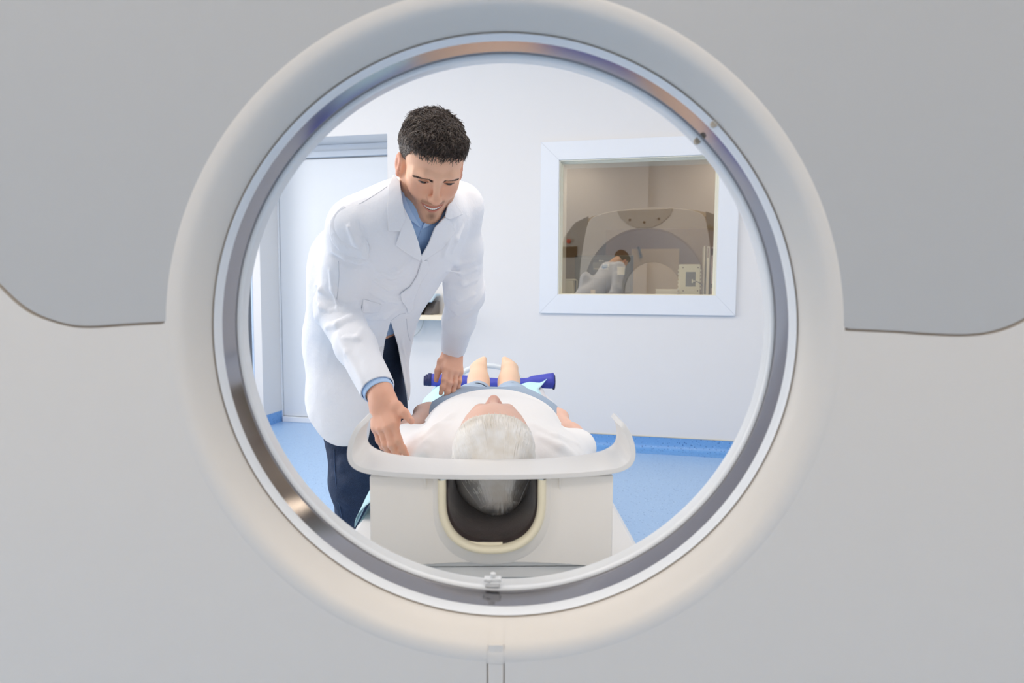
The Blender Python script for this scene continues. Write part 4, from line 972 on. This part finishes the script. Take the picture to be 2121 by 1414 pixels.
# head pose
yaw, pit, rol = math.radians(19), math.radians(-44), math.radians(-1)
fwd = np.array([math.cos(pit) * math.sin(yaw), -math.cos(pit) * math.cos(yaw), math.sin(pit)])
upv = np.array([0, 0, 1.]); upv = unit(upv - fwd * (upv @ fwd)); rx = np.cross(fwd, upv)
upv = unit(upv * math.cos(rol) + rx * math.sin(rol)); rx = np.cross(fwd, upv)
DR = np.stack([rx, fwd, upv], 1)
HS_ = .945
HD = P(905, 380, 1.58) - DR @ np.array([0, .088, -.004]) * HS_
SR, SL = P(738, 470, 1.655), P(948, 430, 1.84)
ER, EL = P(697, 640, 1.735), P(962, 605, 1.96)
WR, WL = P(791, 823, 1.52), P(938, 729, 2.12)
PV = P(742, 690, 2.03)
NB = P(838, 428, 1.79)                             # base of the neck
CH = P(828, 505, 1.775)
SKD = Sdf(); LD = head_prims(SKD, HD, DR, HS_, cr=(.073, .084, .067))
for q in (-1, 1): ear(SKD, LD, DR, HS_, q, .0005, -.013)
e_ = lambda c, r, k=.006, mode='u': SKD.ell(LD(*c), r, DR, k, mode)
for q in (-1, 1):                                 # eyelid slits, lids, smile folds
    SKD.chain([LD(q * .019, .100, -.040), LD(q * .029, .0935, -.056), LD(q * .0345, .0830, -.072)], [.0012, .0026, .0012], .007, 's')
# the mouth's lines; lips, teeth and eyes are built on the face's own surface further down
SKB = Sdf(); SKB.ops = list(SKD.ops)
def ysm(x, z):
    x = np.atleast_1d(np.asarray(x, float)); z = np.broadcast_to(np.asarray(z, float), x.shape); y = np.full(len(x), .135)
    for _ in range(70):
        D = SKD(HD + np.stack([x, y, z], 1) * HS_ @ DR.T); y = y - np.clip(D, -.004, .03) * .75
    return y
zu = lambda x: -.0725 + 8.6 * x * x              # lower edge of the upper lip
zl = lambda x: -.0795 + 17.0 * x * x             # upper edge of the lower lip
SKD.ell(LD(0, .078, -.112), [.020, .017, .0150], DR, .018)
NK = NB + np.array([-.004, .045, -.004])
SKD.cap(LD(0, -.055, -.045), NK, .043, .052, .014)
# trunk, arms, legs under the clothes
spine = unit(CH - PV); lat = unit((SL - SR) - spine * ((SL - SR) @ spine)); fr_ = np.cross(spine, lat)
if fr_[1] > 0: fr_ = -fr_
RB = np.stack([lat, np.cross(spine, lat), spine], 1)
SKD.ell(CH - spine * .02, [.145, .082, .135], RB, .012).ell(lerp(PV, CH, .45), [.125, .085, .17], RB, .08).ell(PV, [.135, .095, .13], RB, .08)
SKD.cap(SR, SL, .050, .050, .03).cap(NK, CH, .048, .06, .02)
for s_, e0, w_ in ((SR, ER, WR), (SL, EL, WL)):
    SKD.chain([s_, lerp(s_, e0, .5), e0, lerp(e0, w_, .3), w_], [.050, .044, .038, .038, .0275], .03)
HR_, HL_ = PV - lat * .062 - spine * .03, PV + lat * .076 - spine * .03
KR, KL = P(733, 1000, 1.86), P(800, 985, 2.05)
AR, AL_ = np.array([KR[0] + .015, KR[1] + .10, .09]), np.array([KL[0] + .01, KL[1] + .12, .09])
for h_, k_, a_ in ((HR_, KR, AR), (HL_, KL, AL_)):
    SKD.chain([h_, k_, lerp(k_, a_, .35), a_], [.070, .052, .050, .036], .03); SKD.cap(a_ - np.array([0, -.02, .045]), a_ + np.array([.04, -.14, -.050]), .036, .03, .02)
# hands: the near one rests on her sleeve, the far one presses beside her hip
alR = unit(P(803, 934, 1.445) - WR); doR = unit(np.array([-.42, -.72, .5]))
chR, GR = hand(SKD, WR, alR, doR, -1, .87, ((20, 22, 10), (20, 22, 12), (22, 24, 14), (26, 26, 16)), (-3, -3, -3, -4), thumb=[(.020, .018, .0), (.042, .042, .002), (.058, .066, -.002), (.070, .090, -.012)])
alL = unit(np.array([.05, -.66, -.66])); doL = unit(np.array([.50, -.55, .60]))
chL, GL = hand(SKD, WL, alL, doL, 1, .90, ((14, 16, 10), (16, 18, 12), (18, 20, 14), (20, 22, 14)), (-2, -3, -5, -7), thumb=[(.022, .020, -.004), (.038, .048, -.012), (.042, .080, -.026), (.040, .106, -.044)])
v, f = nets(SKD, .0027)
h_ = (v - HD) @ DR / HS_; ax = np.abs(h_[:, 0]); inh = (np.linalg.norm(h_, axis=1) < .17)
c = np.tile(rgb(248, 196, 164), (len(v), 1))
hands_ = np.minimum(np.linalg.norm(v - WR, axis=1), np.linalg.norm(v - WL, axis=1)) < .24; c[hands_] = rgb(232, 178, 152)
g_ = lambda cx, cy, cz, r: np.exp(-(((ax - cx) ** 2 + (h_[:, 1] - cy) ** 2 + (h_[:, 2] - cz) ** 2) / r ** 2)) * inh
c = lerp(c, rgb(214, 140, 116), np.clip(.5 * (g_(.04, .07, -.03, .022) + g_(0, .11, -.04, .016)), 0, 1)[:, None])
beard = inh * sstep(-.128, -.118, h_[:, 2]) * sstep(-.050, -.066, h_[:, 2] + .10 * np.maximum(.03 - h_[:, 1], 0)) * sstep(-.05, .03, h_[:, 1]) * (.75 + .25 * hash3(h_, 900)); c = lerp(c, rgb(150, 108, 88), np.clip(beard * .38, 0, 1)[:, None])
must = inh * np.exp(-((h_[:, 2] + .060) / .006) ** 2) * (h_[:, 1] > .07) * (ax < .03); c = lerp(c, rgb(150, 106, 86), np.clip(must * .6, 0, 1)[:, None])
goat = g_(0, .095, -.097, .011) * .9; c = lerp(c, rgb(92, 64, 52), np.clip(goat * .8, 0, 1)[:, None])
c = lerp(c, rgb(206, 120, 96), (np.clip(inh * (ax > .078) * (h_[:, 2] > -.05), 0, 1) * .55)[:, None])
brw = inh * (h_[:, 1] > .05) * np.exp(-((h_[:, 2] - (.0035 + .0045 * np.sin(np.clip((ax - .0125) / .0395, 0, 1) * PI * .8) - .004 * np.clip((ax - .0125) / .0395, 0, 1))) / .0042) ** 4) * sstep(.009, .014, ax) * sstep(.056, .048, ax); c = lerp(c, rgb(96, 70, 58), np.clip(brw * .40, 0, 1)[:, None])
body = dk(np_mesh('body', v, f, skin_d, None, c, smooth_it=1))
# mouth, teeth, eyes, brows
lip_m = mat('lip', (204, 132, 114), .4, sss=.1); inner_m = mat('mouth_inside', (70, 30, 30), .5); teeth_m = mat('teeth', (250, 247, 240), .2, spec=.6)
def facegrid(X, Z, off):
    y = ysm(X.ravel(), Z.ravel()).reshape(X.shape) + off
    return [[LD(X[i, j], y[i, j], Z[i, j]) for j in range(X.shape[1])] for i in range(X.shape[0])]
xs = np.linspace(-.0285, .0285, 33); tp = np.clip(1 - (xs / .0288) ** 2, .03, 1); kk = np.linspace(0, 1, 7)
X = np.repeat(xs[:, None], 7, 1)
b = MB(); b.grid(facegrid(X, zu(X) * (1 - kk) + zl(X) * kk, .0003 + 0 * X)); dk(b.build('mouth_opening', inner_m, None, smooth=True), body)
b = MB(); b.grid(facegrid(X, zu(X) - .0006 + kk[None] * .0050 * (.3 + .7 * tp[:, None]), .0003 + .0026 * np.sin(PI * (kk[None] * .86 + .14)) * tp[:, None] ** .6)); dk(b.build('upper_lip', lip_m, None, smooth=True), body)
b = MB(); b.grid(facegrid(X, zl(X) + .0006 - kk[None] * .0072 * (.2 + .8 * tp[:, None]), .0003 + .0034 * np.sin(PI * (kk[None] * .86 + .14)) * tp[:, None] ** .6)); dk(b.build('lower_lip', lip_m, None, smooth=True), body)
for i in range(-4, 5):
    x0 = i * .0050; xt = np.linspace(x0 - .0024, x0 + .0024, 5)[:, None] + np.zeros((5, 5)); k5 = np.linspace(0, 1, 5)[None]
    ht = np.minimum(.0052, (zu(x0) - zl(x0)) * .78)
    bul = .0006 + .0007 * (1 - ((xt - x0) / .0026) ** 2)
    b = MB(); b.grid(facegrid(xt, zu(xt) + .0006 - k5 * ht, bul)); dk(b.build('tooth', teeth_m, None, smooth=True), body)
eye_m = mat('eye', (235, 230, 224), .12, attr=True, spec=.6); lash_m = mat('lash', (40, 28, 24), .6); lid_m = mat('eyelid', (226, 168, 138), .5, sss=.1)
for q in (-1, 1):
    u = np.linspace(-1, 1, 41); w_ = np.linspace(0, 1, 15); cx0, cz0 = q * .0322, -.0052
    ux = cx0 + u * .0128; up_ = cz0 + .0031 * (1 - u * u) ** .8 - .0010 * u * q * -1; lo_ = cz0 - .0028 * (1 - u * u) ** .9 - .0010 * u * q * -1
    X = np.repeat(ux[:, None], 15, 1); Z = up_[:, None] * (1 - w_) + lo_[:, None] * w_
    g_rows = facegrid(X, Z, .0006 + .0010 * (1 - u[:, None] ** 2)); b = MB(); b.grid(g_rows)
    o = b.build('eye', eye_m, None, smooth=True); rr_ = np.sqrt((X - cx0 - .0008) ** 2 + (Z - cz0 + .0010) ** 2).ravel()
    col = np.where((rr_ < .0032)[:, None], rgb(12, 9, 8), np.where((rr_ < .0072)[:, None], rgb(44, 27, 18), rgb(196, 180, 170)))
    ca = o.data.color_attributes.new('col', 'FLOAT_COLOR', 'POINT'); ca.data.foreach_set('color', np.concatenate([col, np.ones((len(col), 1))], 1).astype(np.float32).ravel()); dk(o, body)
    def edge(zz, dz, off, r, nm, m_):
        yy = ysm(ux, zz + dz) + off; b = MB(); b.tube([LD(a, y, z) for a, y, z in zip(ux, yy, zz + dz)], list(r * (.35 + .65 * (1 - u * u))), 8); dk(b.build(nm, m_, None, smooth=True), body)
    edge(up_, .0013, .0010, .0017, 'upper_eyelid', lid_m); edge(up_, .0002, .0022, .0008, 'lashes', lash_m); edge(lo_, -.0010, .0006, .0013, 'lower_eyelid', lid_m)
hair_d = mat('hair_dark', (46, 36, 31), .5, spec=.35, noise=(90, .4, .7, (64, 50, 42)))
brow_m = mat('brow_hair', (78, 58, 48), .6)
for q in (-1, 1):
    b = MB()
    for i in range(210):
        u = RNG.random(); x = q * lerp(.0125, .052, u); z = .0035 + .0045 * math.sin(u * PI * .8) - .004 * u + RNG.normal(0, .0019) * (1.1 - .6 * u); p0 = np.array([x, .10, z])
        for _ in range(12):                       # onto the brow surface
            w0 = LD(*p0)[None]; p0[1] -= float(SKD(w0)[0]) * .8
        d = np.array([q * .0062, -.0022 - .003 * u, .0022 * (1 - 1.6 * u)])
        b.tube([LD(*(p0 + [0, .0003, 0])), LD(*(p0 + d * .5 + [0, .0009, 0])), LD(*(p0 + d + [0, .0002, 0]))], [.0005, .0005, .0002], 4)
    dk(b.build('eyebrow', brow_m, None, smooth=True, fix=False), body)['kind'] = 'stuff'
skin_nail = mat('nail', (222, 170, 150), .25)
nails(chR, [GR[:, 2]] * 4 + [unit(GR[:, 0] * .45 + GR[:, 2])], skin_nail, body, dr)
nails(chL[4:], [unit(-GL[:, 0] * .0 + GL[:, 2])], skin_nail, body, dr)
# ------------------------------------------------------------------ hair
HX = Sdf(); HX.ell(LD(0, -.016, .040), [.0785, .0865, .0690], DR).ell(LD(0, .040, .066), [.057, .050, .038], DR, .03)
HX.ell(LD(0, .036, .073), [.0615, .057, .033], DR, .02)
HX.disp(lambda p: (.0030 * hash3((p - HD) @ DR, 95) + .0018 * hash3((p - HD) @ DR, 210, 1.)).astype(np.float32))
v, f = nets(HX, .0028)
def hairline_d(p):
    q = (p - HD) @ DR / HS_; a = np.abs(q[:, 0])
    zf = .0765 + .0040 * np.sin(q[:, 0] * 75 + 1) + .0022 * np.sin(q[:, 0] * 260) - .25 * np.maximum(a - .040, 0)
    ys = .014 + np.maximum(q[:, 2] - .012, 0) * .85
    g = np.maximum((q[:, 2] - zf) * .8, ys - q[:, 1])
    low = np.where(q[:, 1] > -.016, q[:, 2] + .034, q[:, 2] + .066)
    low2 = np.where((q[:, 1] > -.024) & (q[:, 1] < .006), q[:, 2] - .004, 1)   # over the ear
    return np.minimum(np.minimum(g, low), low2)
v2, f2 = clip_mesh(v, f, hairline_d)
hr = dk(np_mesh('hair', v2, f2, hair_d, None, smooth_it=1))
cand = v2[RNG.choice(len(v2), 5200)]
b = MB(); b2 = MB()
def grad(S, p): return np.stack([S(p + np.eye(3)[k] * .0015) - S(p - np.eye(3)[k] * .0015) for k in range(3)], 1) / .003
nn = grad(HX, cand); nn /= np.linalg.norm(nn, axis=1)[:, None] + 1e-9
loc_ = (cand - HD) @ DR
for p, n0, q in zip(cand, nn, loc_):
    # swept from the crown forward and to one side, short at the sides
    top = sstep(.03, .09, q[2]); cx_, cy_ = q[0] - .01, q[1] + .055
    d = np.array([cx_ * 1.2 + .35 * top * .1, cy_ + .015, -.10 * (1 - top)]); d += .5 * np.array([math.sin(q[1] * 90 + q[0] * 40), math.cos(q[0] * 85), .3 * math.sin(q[1] * 70)]) * .05 * (.4 + top)
    d = DR @ d; d = d - n0 * (d @ n0); d = unit(d + RNG.normal(0, .10, 3)); d = unit(d - n0 * (d @ n0))
    Ln = lerp(.006, .022, top) * RNG.uniform(.7, 1.2) * (1 - .45 * sstep(.045, .07, abs(q[0]))); lift_ = lerp(.05, .13, top)
    grey = abs(q[0]) > .055 and q[2] < .062 and RNG.random() < .55
    (b2 if grey else b).tube([p - n0 * .001, p + d * Ln * .35 + n0 * Ln * lift_ * .8, p + d * Ln * .7 + n0 * Ln * lift_, p + d * Ln + n0 * Ln * lift_ * .75], [.0007, .0007, .0006, .0002], 4, caps=False)
strd = mat('hair_dark_strand', (54, 43, 37), .42, spec=.5, noise=(120, .45, .7, (98, 82, 72)))
dk(b.build('hair_strands', strd, None, smooth=True, fix=False), hr)['kind'] = 'stuff'
o = dk(b2.build('temple_strands', mat('hair_greying', (120, 112, 106), .5), None, smooth=True, fix=False), hr); o['kind'] = 'stuff'; o['label'] = 'greying hair at the temples'
# ------------------------------------------------------------------ clothes of the man
coat_m = mat('coat_cotton', (240, 243, 249), .8, bump=(15, .45, .014), sheen=.15)
shirt_m = mat('shirt_blue', (172, 206, 246), .75, bump=(800, .12, .0006))
shirt_edge = mat('shirt_collar_blue', (184, 214, 250), .75)
jean_m = mat('jeans_dark', (30, 44, 70), .85, noise=(700, .35, .7, (52, 70, 100)), bump=(60, .35, .006))
UPS = np.array([0, 0, 1.])
# shirt
SH = Sdf(); SH.ell(CH, [.158, .102, .180], RB, .06).ell(lerp(PV, CH, .45), [.140, .098, .18], RB, .08).ell(PV, [.146, .106, .13], RB, .08)
SH.cap(SR, SL, .050, .050, .06).cap(NK - spine * .01, CH, .062, .074, .05)
SH.disp(lambda p: (.0016 * hash3(p, 55)).astype(np.float32))
v, f = nets(SH, .0045)
v2, f2 = clip_mesh(v, f, lambda p: np.minimum((p - (PV + spine * .118)) @ spine, np.linalg.norm(p - NB, axis=1) - .064))
shirt = dk(np_mesh('shirt', v2, f2, shirt_m, None, solid=.002, smooth_it=1))
# coat: trunk, sleeves and skirt as one cloth
CT = Sdf()
CT.ell(CH, [.180, .122, .205], RB, .06).ell(lerp(PV, CH, .45), [.160, .116, .19], RB, .08).ell(PV, [.150, .124, .17], RB, .08)
CT.ell(P(694, 575, 1.93), [.075, .09, .14], None, .06)
CT.cap(SR, SL, .066, .064, .05).cap(NB - spine * .02, CH, .082, .10, .06)
HB = P(744, 905, 1.965)
for s_ in (-1, 1): CT.cap(PV + lat * s_ * .044, HB + lat * s_ * .044, .104, .120, .06)
for a, e, w_, in ((SR, ER, WR), (SL, EL, WL)):
    CT.chain([a, lerp(a, e, .45), e, lerp(e, w_, .45), lerp(e, w_, 1.04)], [.063, .056, .054, .0455, .0365], .022)
SLV = [(SR, ER, WR, .915), (SL, EL, WL, .935)]
def fold(uvs, r=.0075, k=.02, mode='u', S=None):
    pts = [march(S or CT0, *p) for p in uvs]; pts = [p + unit(EYE - p) * (.0022 if mode == 'u' else .001) for p in pts]; CT.fold(pts, r * (.85 if mode == 'u' else .5), .010 if mode == 'u' else .012, mode)
CT0 = Sdf(); CT0.ops = list(CT.ops)
for uvs, r, md in [
    ([(676, 678), (700, 672), (724, 660), (748, 644)], .009, 'u'), ([(684, 644), (710, 640), (738, 630)], .007, 'u'),
    ([(692, 520), (716, 534), (742, 541), (763, 540)], .007, 'u'), ([(694, 530), (722, 546), (755, 550)], .005, 's'),
    ([(684, 560), (690, 600), (700, 640)], .006, 'u'), ([(722, 470), (736, 500), (754, 528)], .007, 'u'), ([(740, 462), (752, 490), (760, 515)], .005, 's'),
    ([(700, 690), (720, 730), (752, 790)], .006, 'u'), ([(712, 700), (740, 700), (752, 680)], .006, 'u'),
    ([(918, 528), (945, 545), (980, 540)], .007, 'u'), ([(925, 560), (955, 566), (986, 556)], .006, 'u'), ([(930, 590), (960, 588), (986, 580)], .007, 'u'), ([(924, 612), (950, 622), (982, 610)], .006, 'u'), ([(930, 660), (950, 650), (972, 640)], .005, 'u'),
    ([(938, 470), (925, 500), (918, 530)], .008, 'u'), ([(952, 480), (938, 510)], .006, 'u') if 0 else ([(958, 470), (945, 495), (936, 520)], .006, 'u'),
    ([(770, 604), (800, 618), (826, 622), (846, 600)], .008, 'u'), ([(776, 580), (806, 596), (834, 596)], .006, 'u'), ([(768, 660), (795, 655), (820, 640)], .007, 'u'), ([(782, 560), (810, 572), (846, 566)], .005, 'u'),
    ([(656, 588), (664, 600), (674, 610)], .005, 'u'), ([(656, 622), (664, 634), (676, 642)], .005, 'u'),
    
    ([(845, 540), (820, 560), (790, 575)], .005, 'u'),
    ([(832, 700), (838, 740), (846, 790)], .005, 'u')]:
    fold(uvs, r, .0135, md)
def wr(p):
    o = .0020 * hash3(p, 23) + .0009 * hash3(p, 62, 2.)
    for a, e, w_, t_ in SLV:                       # gathered creases round the elbows
        for c_, rad in ((e, .10),):
            d = np.linalg.norm(p - c_, axis=1); ax_ = unit(w_ - a); o = o + .0055 * (np.abs(np.sin((p @ ax_) * 62 + 2.2 * np.sin(p[:, 0] * 24 + p[:, 1] * 11))) - .5) * np.exp(-(d / .07) ** 2)
    lw = sstep(-.02, -.30, (p - PV) @ spine) * sstep(.16, .30, np.linalg.norm(p - WR, axis=1)); an = np.arctan2(p[:, 1] - HB[1], p[:, 0] - HB[0]); o = o + lw * (.012 * np.sin(an * 8 + 1.0 + .8 * np.sin(p[:, 2] * 7)) + .003 * np.sin(an * 17 + 2))
    return o.astype(np.float32)
CT.disp(wr)
v, f = nets(CT, .0036)
# openings: neck and front wedge, hem, cuffs
h1, h2, h3 = march(CT, 642, 868), march(CT, 722, 922), march(CT, 843, 836); hn = unit(np.cross(h2 - h1, h3 - h1)); hn = hn if hn[2] > 0 else -hn
Vneck = [(828, 378), (837, 437), (852, 462), (865, 500), (873, 534), (887, 505), (900, 472), (922, 447), (935, 410), (900, 350), (840, 350)]
wedge = [(809, 664), (797, 705), (789, 760), (780, 815), (770, 870), (752, 965), (880, 965), (847, 836), (838, 790), (824, 715)]
def proj_uv(p):
    d = p - EYE; k = d @ _fw; return np.stack([1060.5 + F_PX * (d @ _r2) / k, 707 - F_PX * (d @ _u2) / k], 1)
def coat_keep(p):
    uv = proj_uv(p); axis = PV + np.outer(np.clip((p - PV) @ spine, -1, 1), spine)
    g = (p - h1) @ hn
    frontal = ((p - CH) @ fr_ > .0) | ((uv[:, 1] < 445) & (p[:, 1] < NB[1] + .03))
    sc = .0012
    g = np.where(frontal, np.minimum(g, -inside_poly(uv, Vneck) * sc), g)
    ctr = lerp(PV, HB, .5)
    dW = unit(WR - ER); tW = np.clip((p - ER) @ dW, 0, .4); lowf = ((p - ctr)[:, 1] < .03) & (np.linalg.norm(p - ER - tW[:, None] * dW, axis=1) > .064)
    g = np.where(lowf, np.minimum(g, -inside_poly(uv, wedge) * sc), g)
    g = np.minimum(g, np.linalg.norm(p - (NB + spine * .03), axis=1) - .082)
    for a, e, w_, t_ in SLV:
        d = unit(w_ - e); c0 = lerp(e, w_, t_); tt = (p - c0) @ d; rr = np.linalg.norm(p - c0 - tt[:, None] * d, axis=1)
        g = np.where((rr < .065) & (tt > -.03), np.where(tt > .001, -tt, np.minimum(np.abs(g), -tt)), g)
    return g
v2, f2 = clip_mesh(v, f, coat_keep)
coat = dk(np_mesh('lab_coat', v2, f2, coat_m, None, solid=.0028, smooth_it=1, off=0))
cp_ = lambda nm, poly, off, m_=coat_m, **k: cloth_patch(nm, CT, poly, off, m_, coat, dr, **k)
cp_('collar', [(828, 376), (815, 361), (805, 384), (802, 430), (803.5, 480), (829, 479), (841, 452), (834, 420)], .010, step=2.5)
cp_('lapel', [(834, 424), (829.5, 478), (819, 508), (845, 526), (870, 541), (874, 533), (866, 500), (853, 462)], .0065, step=2.5)
cp_('collar', [(928, 424), (941, 414), (959, 444), (932, 455), (921, 450)], .010, step=2.5)
cp_('lapel', [(932, 455), (945, 480), (915, 516), (873, 543), (872, 531), (887, 505), (901, 471), (922, 449)], .0065, step=2.5)
cp_('pocket_flap', [(752, 619), (772, 625), (791, 631), (784, 647), (766, 648), (750, 647)], .0022, step=2.5)
cp_('sleeve_cap', [(712, 424), (698, 436), (684, 456), (682, 480), (689, 502), (706, 521), (728, 532), (762, 538), (766, 512), (750, 478), (730, 447)], .0020, step=2.5)
cp_('front_edge', [(874, 540), (864, 572), (850, 594), (829, 609), (832, 624), (842, 636), (846, 652), (854, 640), (860, 615), (872, 585), (890, 556), (886, 540)], .0045, step=2.5)
seam_c = mat('coat_seam', (216, 220, 229), .8)
for uvs in ([(802, 386), (782, 400), (752, 418), (722, 433)], [(840, 648), (826, 652), (810, 664)],
            [(701, 540), (702, 575), (698, 620)], [(842, 660), (845, 690), (850, 706)]):
    seam('seam', CT, uvs, .0010, seam_c, coat, dr, off=.0010)
bp, _ = march_many(CT, [(786, 721), (770, 800)], .001)
for p in bp[:1]:
    dd = unit(EYE - p); b = MB(); b.tube([p, p + dd * .003], .0075, 18); dk(b.build('button', mat('button_white', (228, 230, 234), .3), None, bevel=.001), coat)
# shirt collar and cuffs
CL = Sdf(); CL.ops = list(SH.ops); CL.cap(NB - spine * .03, lerp(NB, HD, .42), .066, .063, .03)
for poly in ([(827, 376), (833, 402), (843, 432), (858, 456), (873, 474), (866, 460), (852, 470), (843, 458), (832, 425)], [(828, 374), (836, 400), (846, 430), (862, 455), (872, 473), (862, 466), (846, 456), (836, 428)]):
    pass
cloth_patch('collar', CL, [(827, 374), (833, 384), (840, 412), (853, 440), (873, 474), (858, 462), (849, 456), (838, 440), (830, 410)], .004, shirt_edge, shirt, dr, step=2.2)
cloth_patch('collar', CL, [(926, 436), (921, 455), (900, 462), (884, 470), (873, 475), (878, 463), (895, 452)], .004, shirt_edge, shirt, dr, step=2.2)
seam('placket', SH, [(873, 474), (870, 485), (866, 498), (868, 530)], .0013, shirt_edge, shirt, dr)
for a, e, w_, t_ in SLV:
    d = unit(w_ - e); c0 = lerp(e, w_, t_); R_ = frame(d, [0, 0, 1]); b = MB(); rows = []
    for tt, rr in ((-.03, .0345), (.010, .0355), (.0125, .0345), (.0125, .0325), (-.03, .0315)):
        rows.append([c0 + d * tt + R_ @ np.array([rr * math.cos(k), rr * math.sin(k), 0]) for k in np.linspace(0, 2*PI, 41)[:-1]])
    b.grid(rows, closed_v=True); dk(b.build('cuff', shirt_edge, None, smooth=True), shirt)
# jeans
JD = Sdf(); JD.ell(PV + spine * .01, [.138, .108, .165], RB, .06)
for h_, k_, a_ in ((HR_, KR, AR), (HL_, KL, AL_)): JD.chain([h_, lerp(h_, k_, .5), k_, lerp(k_, a_, .35), a_ + np.array([0, 0, .02])], [.080, .070, .060, .058, .054], .035)
for uvs in ([(688, 940), (715, 950), (752, 944)], [(690, 960), (712, 966), (740, 985)], [(692, 985), (720, 1000), (745, 1010)], [(700, 1030), (722, 1040), (748, 1036)]):
    JD.fold([march(JD, *p) for p in uvs], .007, .018)
JD.disp(lambda p: (.0030 * hash3(p, 42) + .0012 * hash3(p, 110)).astype(np.float32))
v, f = nets(JD, .005)
v2, f2 = clip_mesh(v, f, lambda p: np.minimum(p[:, 2] - .055, .135 - (p - PV) @ spine))
jd = dk(np_mesh('jeans', v2, f2, jean_m, None, solid=.003, smooth_it=1))
seam('seam', JD, [(692, 930), (694, 980), (700, 1030), (712, 1090)], .0012, mat('jeans_seam', (70, 92, 128), .8), jd, dr)
shoe_m = mat('shoe_black', (30, 30, 32), .4); sole_m = mat('shoe_sole', (60, 58, 56), .6)
for a_ in (AR, AL_):
    S_ = Sdf(); fd = unit(np.array([.28, -.95, 0])); S_.cap(a_ + [0, .02, -.045], a_ + fd * .15 + [0, 0, -.052], .042, .040, .02).cap(a_ + [0, .01, -.03], a_ + [0, .01, .01], .045, .047, .03)
    S_.boxr([a_[0], a_[1], -.05], [1, 1, .052], None, .001, .004, 's')
    v, f = nets(S_, .006); sh_ = dk(np_mesh('shoe', v, f, shoe_m, None, smooth_it=1))
# ================================================================== WORLD, EXPOSURE
w = bpy.data.worlds.new('world'); scene.world = w; w.use_nodes = True
w.node_tree.nodes['Background'].inputs[0].default_value = (.02, .02, .02, 1)
w.node_tree.nodes['Background'].inputs[1].default_value = 0.0
vs = scene.view_settings; vs.view_transform = 'Standard'; vs.look = 'None'; vs.gamma = 1.0; vs.use_curve_mapping = False; vs.exposure = EXPO
scene.cycles.max_bounces = 10; scene.cycles.diffuse_bounces = 8; scene.cycles.glossy_bounces = 5; scene.cycles.transparent_max_bounces = 12
scene.cycles.caustics_reflective = False; scene.cycles.caustics_refractive = False
scene.cycles.sample_clamp_indirect = 6.0
scene.cycles.use_denoising = True
